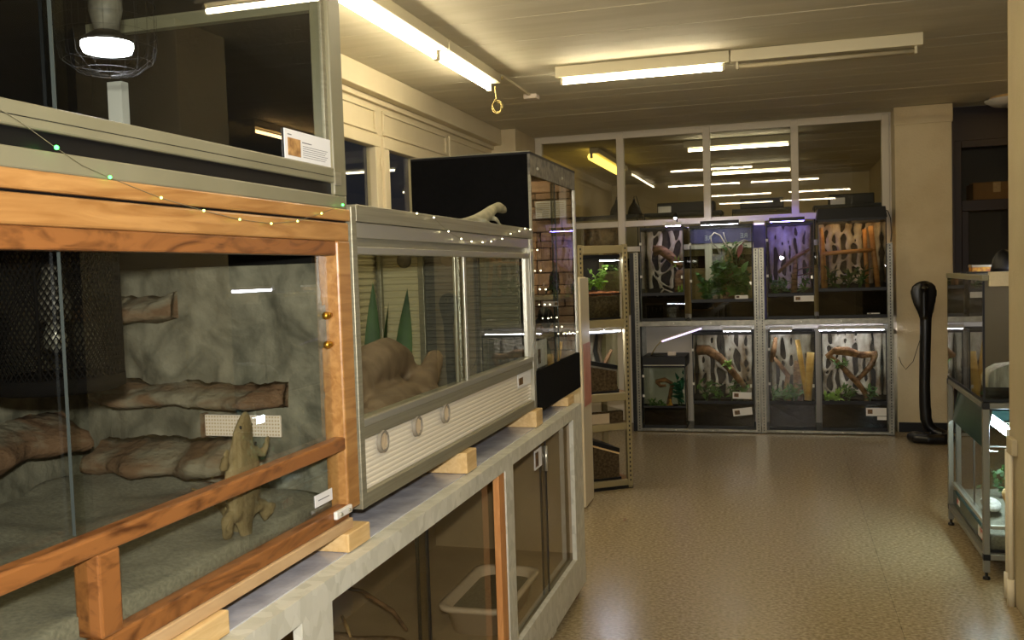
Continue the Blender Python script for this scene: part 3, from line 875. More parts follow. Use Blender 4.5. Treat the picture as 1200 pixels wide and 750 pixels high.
mb.tube([(dx, 1.59, 0.992), (dx - 0.02, 1.60, 1.0), (dx - 0.10, 1.66, 1.035), (dx - 0.2, 1.70, 1.06)], [0.015, 0.015, 0.010, 0.004], 8)
mb.build('body', 'dragon', t, True, remesh=0.004)
for sg in (-1, 1):
    MB().ball((dx + 0.009, 1.589 + sg * 0.019, 1.216), (0.004, 0.003, 0.004), 8, 6).build('eye', 'black', t, True)
# ================================================================== ALUMINIUM TERRARIUM
A0, A1 = 1.966, 3.585
t = thing('aluminium_terrarium', 'aluminium framed terrarium with cream ribbed panels and three round vents', 'terrarium', (-1.29, 2.77, 0.955))
bx('corner_post', 'alu', t, FX - 0.03, A0, 0.9555, FX, A0 + 0.026, 1.665, 0.002)
bx('corner_post', 'alub', t, FX - 0.03, 3.5535, 0.9555, FX, A1, 1.6295, 0.002)
for y0, y1 in ((A0, A0 + 0.03), (3.555, A1)):
    bx('corner_post', 'alu', t, BK, y0, 0.9555, BK + 0.03, y1, 1.66, 0.002)
bx('top_rail', 'alu', t, FX - 0.05, A0 + 0.0265, 1.630, FX, A1, 1.670, 0.002)
bx('step_rail', 'alub', t, FX - 0.05, A0 + 0.026, 1.592, FX - 0.004, 3.553, 1.629, 0.002)
bx('recess_rail', 'alu', t, FX - 0.05, A0 + 0.026, 1.572, FX - 0.014, 3.553, 1.592)
bx('upper_track', 'alub', t, FX - 0.04, A0 + 0.026, 1.553, FX - 0.002, 3.553, 1.572, 0.002)
bx('lower_track', 'alub', t, FX - 0.04, A0 + 0.026, 1.146, FX - 0.001, 3.553, 1.164, 0.002)
bx('middle_rail', 'alu', t, FX - 0.04, A0 + 0.026, 1.116, FX - 0.004, 3.553, 1.146, 0.002)
bx('bottom_rail', 'alu', t, FX - 0.04, A0 + 0.026, 0.9555, FX - 0.001, 3.553, 0.990, 0.002)
MB().corr((FX - 0.016, A0 + 0.026, 0.990), (0, 1, 0), (0, 0, 1), 1.56, 0.126, 0.0125, 0.0011, (1, 0, 0)).build('ribbed_panel', 'corr', t)
for y in (2.104, 2.33, 2.55):
    v = MB()
    for k in range(24):
        a, b = 2 * PI * k / 24, 2 * PI * (k + 1) / 24
        P = [(FX + dxx, y + r * math.cos(q), 1.092 + r * math.sin(q)) for (dxx, r, q) in ((-0.010, 0.029, a), (-0.010, 0.029, b), (0.0, 0.027, b), (0.0, 0.027, a), (0.0, 0.022, b), (0.0, 0.022, a), (-0.006, 0.021, b), (-0.006, 0.021, a))]
        v.quad(P[0], P[1], P[2], P[3]); v.quad(P[3], P[2], P[4], P[5]); v.quad(P[5], P[4], P[6], P[7])
        v.quad(P[7], P[6], (FX - 0.006, y, 1.092))
    vo = v.build('round_vent', 'cobrad', t)
    for k in range(-2, 3):
        h = math.sqrt(0.021 ** 2 - (k * 0.008) ** 2)
        bx('vent_bar', 'mdf', vo, FX - 0.007, y + k * 0.008 - 0.0028, 1.092 - h, FX - 0.003, y + k * 0.008 + 0.0028, 1.092 + h)
c = bx('info_card', 'card', t, FX - 0.0105, 3.345, 1.062, FX - 0.009, 3.535, 1.118)
bx('photo', 'photod', c, FX - 0.0092, 3.36, 1.072, FX - 0.008, 3.415, 1.098)
for (y0, y1, k) in ((A0 + 0.028, 2.783, -0.960), (2.705, 3.552, -0.970)):
    g = bx('sliding_pane', 'glass', t, k - 0.0025, y0, 1.155, k + 0.0025, y1, 1.56)
    e = (y1 - 0.022, y1) if y0 < 2.5 else (y0, y0 + 0.022)
    bx('edge_profile', 'alub', g, k - 0.004, e[0], 1.164, k + 0.004, e[1], 1.553, 0.001)
bx('side_channel', 'alub', t, -0.985, 3.535, 1.164, -0.952, 3.553, 1.553, 0.002)
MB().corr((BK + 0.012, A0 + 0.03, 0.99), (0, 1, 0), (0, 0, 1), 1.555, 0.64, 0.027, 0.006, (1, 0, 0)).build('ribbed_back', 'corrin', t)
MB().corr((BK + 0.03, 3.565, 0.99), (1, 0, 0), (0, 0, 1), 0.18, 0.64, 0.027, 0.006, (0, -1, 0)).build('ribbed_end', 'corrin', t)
MB().corr((BK + 0.21, 3.565, 0.99), (1, 0, 0), (0, 0, 1), 0.42, 0.64, 0.027, 0.006, (0, -1, 0)).build('ribbed_end', 'greypanel', t)
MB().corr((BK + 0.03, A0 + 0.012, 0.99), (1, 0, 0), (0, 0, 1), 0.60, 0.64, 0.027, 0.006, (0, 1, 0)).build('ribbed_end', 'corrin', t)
for x in (-1.489, -1.297):
    MB().tube([(x, 3.562, 1.562), (x, 3.546, 1.562)], [0.031, 0.029], 24).build('end_vent', 'cobrad', t, True)
bx('inner_bar', 'alu', t, -1.425, 3.538, 0.99, -1.40, 3.556, 1.63, 0.002)
bx('inner_bar', 'alu', t, -1.60, 3.53, 0.99, -1.585, 3.556, 1.63, 0.002)
bx('end_shutter', 'alu', t, -1.16, 3.540, 1.28, -0.995, 3.548, 1.56, 0.002)
for k in range(9):
    bx('slat', 'alu', t, -1.155, 3.528, 1.29 + k * 0.029, -1.0, 3.541, 1.309 + k * 0.029, 0.003)
bx('floor_panel', 'mdf', t, BK, A0, 0.9555, FX - 0.045, A1, 0.985)
bx('top_edge', 'alu', t, BK, A0, 1.648, BK + 0.05, A1, 1.668)
for y0, y1 in ((A0, A0 + 0.04), (2.74, 2.79), (3.545, A1)):
    bx('top_bar', 'alu', t, BK + 0.05, y0, 1.648, FX - 0.05, y1, 1.668)
mb = MB()
for k in range(40):
    y = A0 + 0.05 + k * 0.0375
    mb.box(BK + 0.05, y, 1.656, FX - 0.05, y + 0.003, 1.659)
mb.build('wire_top', 'alu', t, kind='stuff')
MB().relief((BK + 0.025, A0 + 0.03, 0.985), (1, 0, 0), (0, 1, 0), (0, 0, 1), 0.61, 1.53, 24, 50, 0.02, 6, 2, 0.001, lambda u, v: 0.005).build('mulch_bed', 'mulch', t, True, kind='stuff')

t = thing('driftwood_log', 'thick forked driftwood log lying in the aluminium terrarium', 'log', (-1.22, 2.75, 1.06))
mb = MB()
mb.tube([(-1.20, 2.40, 1.15), (-1.22, 2.52, 1.20), (-1.23, 2.64, 1.225), (-1.24, 2.78, 1.225), (-1.25, 2.90, 1.20)], [0.045, 0.060, 0.070, 0.075, 0.064], 12, jit=0.08)
mb.tube([(-1.12, 2.36, 1.09), (-1.12, 2.50, 1.12), (-1.13, 2.62, 1.125), (-1.14, 2.76, 1.115), (-1.15, 2.90, 1.15), (-1.17, 3.02, 1.195), (-1.18, 3.07, 1.215)], [0.045, 0.050, 0.052, 0.048, 0.042, 0.036, 0.030], 12, jit=0.08)
mb.tube([(-1.10, 2.72, 1.10), (-1.07, 2.84, 1.085), (-1.06, 2.98, 1.07)], [0.05, 0.05, 0.04], 10, jit=0.08)
mb.tube([(-1.05, 2.40, 1.075), (-1.05, 2.55, 1.08), (-1.06, 2.65, 1.075)], [0.04, 0.05, 0.045], 10, jit=0.1)
mb.build('wood', 'log', t, True, remesh=0.012)

t = thing('snake_plant', 'dark green snake plant standing behind the driftwood log', 'plant', (-1.36, 2.9, 1.04))
for (b, tp, w_, up) in (((-1.34, 2.88, 1.06), (-1.34, 2.92, 1.485), 0.058, (0.4, -1, 0)), ((-1.30, 3.02, 1.06), (-1.29, 3.10, 1.455), 0.062, (0.5, -1, 0)), ((-1.33, 2.98, 1.06), (-1.31, 2.985, 1.41), 0.035, (-0.8, -1, 0))):
    MB().leaf(b, tp, w_, up, 0.03, 8, 0.3).build('leaf', 'leafd', t, True)
MB().loft([(-1.345, 2.99, 1.012, 0.04, 0.04), (-1.345, 2.99, 1.08, 0.048, 0.048)], 18).build('pot', 'mulch', t, True)

t = thing('toy_lizard', 'pale grey lizard figure with raised head on the aluminium terrarium', 'lizard figure', (-1.06, 3.25, 1.671))
mb = MB()
mb.tube([(-1.10, 2.86, 1.674), (-1.09, 3.00, 1.678), (-1.07, 3.12, 1.684), (-1.06, 3.22, 1.694), (-1.055, 3.30, 1.708), (-1.05, 3.36, 1.730), (-1.05, 3.41, 1.745), (-1.048, 3.46, 1.752), (-1.046, 3.51, 1.747), (-1.045, 3.545, 1.741)], [0.004, 0.008, 0.013, 0.021, 0.026, 0.022, 0.018, 0.021, 0.017, 0.007], 12)
for (y, sg) in ((3.2, -1), (3.2, 1), (3.33, -1), (3.33, 1)):
    z = 1.692 if y < 3.3 else 1.705
    mb.tube([(-1.058, y, z), (-1.058 + sg * 0.035, y + 0.01, z - 0.004), (-1.058 + sg * 0.045, y + 0.035, 1.678), (-1.058 + sg * 0.05, y + 0.06, 1.6745)], [0.010, 0.009, 0.006, 0.004], 8)
mb.build('body', 'lizard', t, True, remesh=0.005)
for sg in (-1, 1):
    MB().ball((-1.047 + sg * 0.016, 3.475, 1.755), 0.004, 8, 6).build('eye', 'black', t, True)

# ================================================================== BLACK TERRARIUM
B0, B1, BB = 3.592, 4.425, -1.46
t = thing('black_terrarium', 'tall black terrarium with brown stone wall inside and black plinth', 'terrarium', (-1.2, 4.0, 0.93))
bx('side_panel', 'blackmat', t, BB, B0, 0.93, FX - 0.012, B0 + 0.012, 1.968)
bx('side_panel', 'black', t, BB, B1 - 0.012, 0.93, FX - 0.012, B1, 1.968)
bx('back_panel', 'black', t, BB, B0 + 0.012, 0.93, BB + 0.012, B1 - 0.012, 1.968)
for (a, b, c, d_) in ((BB, B0, FX, B0 + 0.04), (BB, B1 - 0.04, FX, B1), (BB, B0 + 0.04, BB + 0.04, B1 - 0.04), (FX - 0.04, B0 + 0.04, FX, B1 - 0.04)):
    bx('top_frame', 'black', t, a, b, 1.968, c, d_, 1.976)
mb = MB()
for k in range(24):
    y = B0 + 0.045 + k * 0.0315
    mb.box(BB + 0.04, y, 1.970, FX - 0.04, y + 0.003, 1.973)
mb.build('wire_top', 'wire', t, kind='stuff')
bx('edge_trim', 'alu', t, BB, B0, 1.976, FX, B0 + 0.004, 1.979)
bx('mesh_band', 'grille', t, FX - 0.012, B0, 1.885, FX - 0.002, B1, 1.968)
for y in (3.70, 4.14):
    MB().tube([(FX - 0.002, y, 1.915), (FX + 0.004, y, 1.92)], 0.006, 8).build('clip', 'alub', t)
bx('plinth', 'blackmat', t, FX - 0.012, B0 + 0.012, 0.93, FX, B1, 1.102, 0.002)
bx('bottom_panel', 'black', t, BB + 0.012, B0 + 0.012, 0.93, FX - 0.012, B1 - 0.012, 1.07)
for (y0, y1, k) in ((B0 + 0.014, 4.0, -0.953), (3.965, B1 - 0.014, -0.960)):
    g = bx('glass_door', 'glass', t, k - 0.002, y0, 1.102, k + 0.002, y1, 1.885)
    e = y1 if y0 < 3.8 else y0
    bx('pane_edge', 'edge', g, k - 0.0025, e - 0.003, 1.105, k + 0.0025, e + 0.003, 1.88)
bx('corner_strip', 'alub', t, FX - 0.012, B1 - 0.014, 1.102, FX - 0.001, B1, 1.885)
bx('corner_strip', 'alu', t, FX - 0.012, B0, 1.102, FX - 0.001, B0 + 0.008, 1.885)
def brick_wall(par, o, u, nrm, lu, lv, ch=0.052):
    o, u, nrm = Vector(o), Vector(u), Vector(nrm)
    MB().relief(o, u, (0, 0, 1) if u.cross(Vector((0, 0, 1))).dot(nrm) > 0 else (0, 0, 1), nrm, lu, lv, 4, 4, 0.002, 5).build('mortar', 'mortar', par)
    z = 0.0; row = 0
    while z < lv - 0.02:
        h = min(random.choice((0.032, 0.045, 0.06)), lv - z)
        q = -random.uniform(0, 0.08)
        while q < lu:
            w_ = random.uniform(0.09, 0.2)
            a, b = max(q, 0) + 0.003, min(q + w_, lu) - 0.003
            if b - a > 0.02:
                dep = random.uniform(0.012, 0.026)
                P0 = o + u * a + nrm * 0.001
                P1 = o + u * b + nrm * dep
                lo_ = [min(P0[i], P1[i]) for i in range(3)]; hi_ = [max(P0[i], P1[i]) for i in range(3)]
                bx('brick', 'stone', par, lo_[0], lo_[1], lo_[2] + z + 0.002, hi_[0], hi_[1], hi_[2] + z + h - 0.002, 0.005)
            q += w_
        z += h; row += 1
w1 = MB().box(BB + 0.02, B1 - 0.016, 1.07, FX - 0.02, B1 - 0.013, 1.96).build('stone_background', 'mortar', t)
brick_wall(w1, (BB + 0.04, B1 - 0.018, 1.07), (1, 0, 0), (0, -1, 0), 0.455, 0.88)
w2 = MB().box(BB + 0.0125, B0 + 0.02, 1.07, BB + 0.016, B1 - 0.02, 1.96).build('stone_background', 'mortar', t)
brick_wall(w2, (BB + 0.018, B0 + 0.02, 1.07), (0, 1, 0), (1, 0, 0), 0.77, 0.88, 0.1)
v = bx('vent_grille', 'white_pl', t, -1.135, 4.36, 1.755, -0.985, 4.376, 1.835, 0.002)
for i in range(7):
    for j in range(2):
        bx('vent_slot', 'mdf', v, -1.128 + j * 0.072, 4.3585, 1.763 + i * 0.010, -1.064 + j * 0.072, 4.3602, 1.767 + i * 0.010)
bx('inner_shelf', 'mdf', t, -1.20, 4.18, 1.365, -0.985, 4.385, 1.385, 0.003)
bx('inner_shelf', 'mdf', t, -1.20, 3.95, 1.205, -0.985, 4.385, 1.22, 0.003)
c = bx('info_card', 'card', t, -0.9665, 3.66, 1.105, -0.965, 3.83, 1.215)
bx('photo', 'photod', c, -0.9652, 3.68, 1.12, -0.9642, 3.72, 1.18)
def lizard_mesh(pts, rad, legs, sc=1.0):
    mb = MB().tube(pts, rad, 10)
    for (p, q, r) in legs:
        mb.tube([p, q, r], [0.009 * sc, 0.008 * sc, 0.005 * sc], 7)
    return mb
t = thing('black_lizard', 'small black lizard on the upper shelf of the black terrarium', 'lizard', (-1.02, 4.25, 1.386))
lizard_mesh([(-1.06, 4.34, 1.392), (-1.05, 4.30, 1.40), (-1.03, 4.26, 1.42), (-1.02, 4.23, 1.455), (-1.015, 4.215, 1.485), (-1.01, 4.19, 1.492)], [0.004, 0.012, 0.024, 0.026, 0.022, 0.010],
    [((-1.03, 4.25, 1.43), (-1.06, 4.23, 1.41), (-1.06, 4.21, 1.389)), ((-1.02, 4.25, 1.43), (-0.995, 4.22, 1.41), (-0.995, 4.20, 1.389))]).build('body', 'darkliz', t, True, remesh=0.006)
t = thing('black_lizard', 'larger black lizard crouching on the lower shelf of the black terrarium', 'lizard', (-1.03, 4.1, 1.221))
lizard_mesh([(-1.10, 4.36, 1.23), (-1.08, 4.28, 1.245), (-1.05, 4.18, 1.275), (-1.03, 4.08, 1.30), (-1.02, 4.02, 1.315), (-1.01, 3.97, 1.30)], [0.006, 0.018, 0.034, 0.036, 0.028, 0.012],
    [((-1.05, 4.16, 1.275), (-1.10, 4.13, 1.26), (-1.10, 4.10, 1.224)), ((-1.04, 4.16, 1.275), (-1.0, 4.13, 1.26), (-1.0, 4.10, 1.224)), ((-1.03, 4.06, 1.30), (-1.0, 4.02, 1.26), (-1.0, 4.0, 1.224)), ((-1.04, 4.06, 1.30), (-1.08, 4.02, 1.26), (-1.08, 4.0, 1.224))]).build('body', 'darkliz', t, True, remesh=0.006)
t = thing('tangled_root', 'dark tangled root under the lower shelf of the black terrarium', 'root', (-1.05, 4.0, 1.07))
MB().tube([(-1.06, 3.80, 1.078), (-1.06, 3.84, 1.15), (-1.05, 3.95, 1.185), (-1.05, 4.10, 1.18), (-1.06, 4.2, 1.13), (-1.05, 4.24, 1.079)], [0.016, 0.02, 0.022, 0.022, 0.018, 0.012], 8, jit=0.15).build('root', 'rootdark', t, True)

# ================================================================== CREAM CABINET AND STEEL RACK
t = thing('cream_cupboard', 'narrow plain cream cupboard between black terrarium and steel rack', 'cupboard', (-1.5, 5.79, 0))
bx('carcass', 'plaster', t, -1.85, 5.655, 0.0, -1.22, 5.925, 1.455, 0.004)
bx('door', 'white', t, -1.22, 5.66, 0.01, -1.202, 5.92, 1.45, 0.003)
bx('pink_reflection', 'pink', t, -1.202, 5.70, 0.64, -1.2, 5.915, 1.035)  # pink reflection put in as a flat coloured strip

RX, RY, RA = -1.0, 6.275, math.atan2(0.18, 0.265)
rack = thing('steel_rack', 'cream steel shelving rack turned at an angle with small terraria', 'shelf', (RX, RY, 0))
# local frame: x runs back along the front edge (negative), y into the rack, built unrotated and turned afterwards
def lbx(name, m, par, x0, y0, z0, x1, y1, z1, bevel=0.0, kind=None):
    return bx(name, m, par, RX + x0, RY + y0, z0, RX + x1, RY + y1, z1, bevel, kind)
for (x, y) in ((-0.36, 0), (-0.035, 0), (-0.36, 0.40), (-0.035, 0.40)):
    p = lbx('post', 'rackmetal', rack, x, y, 0.004, x + 0.035, y + 0.035, 1.665, 0.002)
    if y == 0:
        mb = MB()
        for k in range(52):
            mb.box(RX + x + 0.013, RY - 0.0008, 0.05 + k * 0.031, RX + x + 0.022, RY + 0.0002, 0.064 + k * 0.031)
        mb.build('slot', 'black', p, kind='stuff')
for (z0, z1) in ((0.02, 0.062), (0.405, 0.452), (0.605, 0.66), (1.105, 1.16), (1.605, 1.66)):
    lbx('front_rail', 'rackmetal', rack, -0.325, 0.002, z0, -0.035, 0.03, z1, 0.004)
    lbx('rear_rail', 'rackmetal', rack, -0.325, 0.405, z0, -0.035, 0.432, z1, 0.004)
    if z0 < 1.5:
        lbx('shelf_board', 'chip', rack, -0.358, 0.03, z1 - 0.018, -0.002, 0.405, z1 - 0.002)
MB().box(RX - 0.36, RY, 0.0, RX - 0.0, RY + 0.035, 0.02).build('base_strip', 'black', rack)
rack.rotation_euler = (0, 0, RA)

def small_tank(name, label, x0, x1, y0, y1, z0, z1, zsub, lid=None, sub='soil', back=None):
    """glass terrarium in the rack's local frame"""
    t = thing(name, label, 'terrarium', (RX, RY, 0))
    lbx('base', 'black', t, x0, y0, z0, x1, y1, z0 + 0.012)
    lbx('side_pane', 'glass', t, x0, y0, z0 + 0.012, x0 + 0.004, y1, z1)
    lbx('side_pane', 'glass', t, x1 - 0.004, y0, z0 + 0.012, x1, y1, z1)
    lbx('front_pane', 'glass', t, x0 + 0.004, y0, z0 + 0.012, x1 - 0.004, y0 + 0.004, z1)
    if back:
        lbx('back_panel', back, t, x0 + 0.004, y1 - 0.008, z0 + 0.012, x1 - 0.004, y1, z1)
    MB().relief((RX + x0 + 0.006, RY + y0 + 0.006, z0 + 0.012), (1, 0, 0), (0, 1, 0), (0, 0, 1), x1 - x0 - 0.012, y1 - y0 - 0.016, 14, 14, 0.025, 14, 4, 0.001, lambda u, v: zsub - z0 - 0.03).build('substrate', sub, t, True, kind='stuff')
    return t
t = small_tank('rack_terrarium', 'leafy terrarium with orange bark bed at the top of the steel rack', -0.318, -0.042, 0.04, 0.39, 1.161, 1.575, 1.335, sub='earth', back='rootdark')
lbx('lid', 'black', t, -0.32, 0.038, 1.575, -0.04, 0.392, 1.598)
MB().relief((RX - 0.312, RY + 0.046, 1.3205), (1, 0, 0), (0, 1, 0), (0, 0, 1), 0.264, 0.33, 20, 20, 0.03, 16, 8, 0.001, lambda u, v: 0.008).build('bark_bed', 'orange_soil', t, True, kind='stuff')
lbx('mid_frame', 'black', t, -0.318, 0.036, 1.330, -0.042, 0.04, 1.338)
tr = t
lamp = thing('led_strip', 'small white light inside the top terrarium of the rack', 'lamp', (RX, RY, 0))
lbx('housing', 'black', lamp, -0.17, 0.06, 1.562, -0.05, 0.10, 1.5745)
lbx('diffuser', 'cool', lamp, -0.165, 0.065, 1.556, -0.055, 0.095, 1.562)
lamp.rotation_euler = (0, 0, RA)
pl = thing('leafy_creeper', 'bright green tangled creeper in the top terrarium of the rack', 'plant', (RX, RY, 0))
mb = MB(); ms = MB()
for k in range(16):
    a = random.uniform(0, 2 * PI)
    p = Vector((RX - 0.12 + random.uniform(-0.12, 0.05), RY + 0.19 + random.uniform(-0.06, 0.06), 1.36))
    q = p + Vector((0.11 * math.cos(a), 0.07 * math.sin(a), random.uniform(0.04, 0.18)))
    q.x = min(max(q.x, RX - 0.3), RX - 0.06)
    ms.tube([p, p.lerp(q, 0.5) + Vector((0, 0, 0.03)), q], [0.003, 0.002, 0.001], 5)
    for j in range(5):
        b = p.lerp(q, 0.3 + 0.17 * j)
        mb.leaf(b, b + Vector((random.uniform(-1, 1), random.uniform(-1, 0.4), random.uniform(-0.3, 0.7))) * 0.05, 0.024, (0, -0.4, 1), 0.1, 3)
ms.build('stems', 'leafb', pl, True, kind='stuff')
mb.build('foliage', 'leafb', pl, True, kind='stuff')
for o_ in (tr, pl): o_.rotation_euler = (0, 0, RA)

t = small_tank('rack_terrarium', 'terrarium with pale root relief in the middle of the steel rack', -0.318, -0.042, 0.10, 0.39, 0.661, 1.06, 0.69, sub='mulch', back='rootdark')
mb = MB()
for k in range(5):
    x = -0.30 + k * 0.06
    mb.tube([(RX + x, RY + 0.375, 0.68), (RX + x + 0.02, RY + 0.37, 0.80), (RX + x - 0.01, RY + 0.37, 0.92), (RX + x + 0.01, RY + 0.375, 1.05)], [0.018, 0.013, 0.014, 0.02], 8, jit=0.1)
mb.build('root_relief', 'root', t, True)
lbx('lid', 'black', t, -0.32, 0.098, 1.06, -0.04, 0.392, 1.072)
t.rotation_euler = (0, 0, RA)
r = thing('red_root', 'red-brown twisted root leaning in the middle terrarium of the rack', 'root', (RX, RY, 0))
MB().tube([(RX - 0.09, RY + 0.18, 0.70), (RX - 0.11, RY + 0.22, 0.80), (RX - 0.08, RY + 0.20, 0.88), (RX - 0.055, RY + 0.18, 0.94)], [0.018, 0.016, 0.016, 0.01], 8, jit=0.15).tube([(RX - 0.11, RY + 0.22, 0.80), (RX - 0.19, RY + 0.25, 0.86), (RX - 0.24, RY + 0.24, 0.96)], [0.014, 0.012, 0.008], 8, jit=0.15).build('root', 'barkred', r, True)
r.rotation_euler = (0, 0, RA)
for k, (x0, x1, lab) in enumerate(((-0.315, -0.175, 'white strip light over the middle terrarium of the rack, at its far side'), (-0.165, -0.045, 'white strip light over the middle terrarium of the rack, next to the corner post'))):
    l = thing('strip_light', lab, 'lamp', (RX, RY, 0))
    lbx('housing', 'white_pl', l, x0, 0.03, 1.082, x1, 0.075, 1.098, 0.002)
    lbx('diffuser', 'cool', l, x0 + 0.004, 0.034, 1.075, x1 - 0.004, 0.071, 1.082)
    l.rotation_euler = (0, 0, RA)

def sloped_tank(label, z0, zf, zb, x0=-0.318, x1=-0.085):
    """low tank with a lid that slopes down towards one end"""
    t = thing('low_terrarium', label, 'terrarium', (RX, RY, 0))
    P = [(x0, z0), (x1, z0), (x1, zf), (x0, zb)]
    mb = MB()
    for (a, b) in ((0, 1), (1, 2), (2, 3), (3, 0)):
        (xa, za), (xb, zb_) = P[a], P[b]
    b0 = len(mb.v)
    for y in (0.035, 0.095 if z0 > 0.6 else 0.36):
        mb.v += [(RX + x, RY + y, z) for (x, z) in P]
    mb.f += [(0, 1, 2, 3), (7, 6, 5, 4), (0, 4, 5, 1), (1, 5, 6, 2), (2, 6, 7, 3), (3, 7, 4, 0)]
    mb.build('body', 'earth', t)
    yb = 0.095 if z0 > 0.6 else 0.36
    mb = MB(); mb.v = [(RX + x, RY + y, z) for y in (0.03, yb) for (x, z) in ((x0, zb), (x1 + 0.004, zf), (x1 + 0.004, zf + 0.03), (x0, zb + 0.03))]
    mb.f = [(0, 1, 2, 3), (7, 6, 5, 4), (0, 4, 5, 1), (1, 5, 6, 2), (2, 6, 7, 3), (3, 7, 4, 0)]
    mb.build('lid', 'black', t)
    mb = MB(); mb.v = [(RX + x, RY + y, z) for y in (0.0315, 0.034) for (x, z) in ((x0, zb - 0.012), (x1 + 0.002, zf - 0.012), (x1 + 0.002, zf), (x0, zb))]
    mb.f = [(0, 1, 2, 3), (7, 6, 5, 4), (0, 4, 5, 1), (1, 5, 6, 2), (2, 6, 7, 3), (3, 7, 4, 0)]
    mb.build('lid_edge', 'pineraw' if z0 < 0.3 else 'grille', t)
    lbx('foot_rim', 'black', t, x0, 0.03, z0 - 0.001, x1 + 0.012, yb, z0 + 0.014)
    t.rotation_euler = (0, 0, RA)
sloped_tank('low black tank with sloping lid standing on the rack in front of the root terrarium', 0.6605, 0.815, 0.865)
sloped_tank('low black tank with sloping lid on the lowest rack shelf', 0.0635, 0.245, 0.325)
t = thing('storage_tray', 'flat dark tray with glass top between two rack shelves', 'tray', (RX, RY, 0))
lbx('tray_body', 'earth', t, -0.318, 0.036, 0.4525, -0.045, 0.37, 0.53)
lbx('glass_top', 'glass', t, -0.318, 0.033, 0.53, -0.045, 0.37, 0.536)
lbx('front_strip', 'mdf', t, -0.318, 0.031, 0.45265, -0.15, 0.036, 0.52)
t.rotation_euler = (0, 0, RA)
# ================================================================== GALVANISED SHELVES WITH EIGHT TERRARIA
SY = 8.48
def shelf_unit(label, x0, x1):
    t = thing('slotted_shelf', label, 'shelf', ((x0 + x1) / 2, SY + 0.2, 0), 'slotted steel shelves at the back')
    for (x, y) in ((x0, SY), (x1 - 0.042, SY), (x0, SY + 0.41), (x1 - 0.042, SY + 0.41)):
        mb = MB()
        sg = 1 if x == x0 else -1
        xe = x if sg == 1 else x + 0.042
        mb.box(x, y, 0.002, x + 0.042, y + 0.003, 1.645)
        mb.box(min(xe, xe + sg * 0.003), y + 0.003, 0.002, max(xe, xe + sg * 0.003), y + 0.04, 1.645)
        p = mb.build('post', 'galv', t)
        if y == SY:
            mb = MB()
            for k in range(65):
                mb.box(x + 0.017, y - 0.0006, 0.02 + k * 0.025, x + 0.025, y + 0.001, 0.034 + k * 0.025)
            mb.build('slot', 'black', p, kind='stuff')
            bx('foot_cap', 'black', p, x - 0.002, y - 0.002, 0, x + 0.044, y + 0.043, 0.006)
    for (z0, z1) in ((0.006, 0.030), (0.965, 1.012)):
        bx('front_edge', 'galv', t, x0 + 0.042, SY + 0.004, z0, x1 - 0.042, SY + 0.012, z1, 0.002)
        bx('rear_edge', 'galv', t, x0 + 0.042, SY + 0.438, z0, x1 - 0.042, SY + 0.448, z1)
        bx('shelf_panel', 'galv', t, x0 + 0.004, SY + 0.013, z1 - 0.014, x1 - 0.004, SY + 0.437, z1)
    for q in range(2):
        for z in (0.018, 0.99):
            MB().tube([(x0 + 0.35 + q * 0.33, SY + 0.004, z), (x0 + 0.35 + q * 0.33, SY + 0.001, z)], 0.006, 8).build('bolt', 'alub', t)
    return t
shelf_unit('galvanised slotted shelf unit standing next to the turned cream rack', -1.297, -0.197)
bx('side_panel', 'black', bpy.data.objects['slotted_shelf'], -1.335, SY + 0.002, 0.002, -1.299, SY + 0.44, 1.64)  # black panel stands in for the shelf unit's shaded side
shelf_unit('galvanised slotted shelf unit standing next to the white pillar and cobra', -0.192, 0.905)

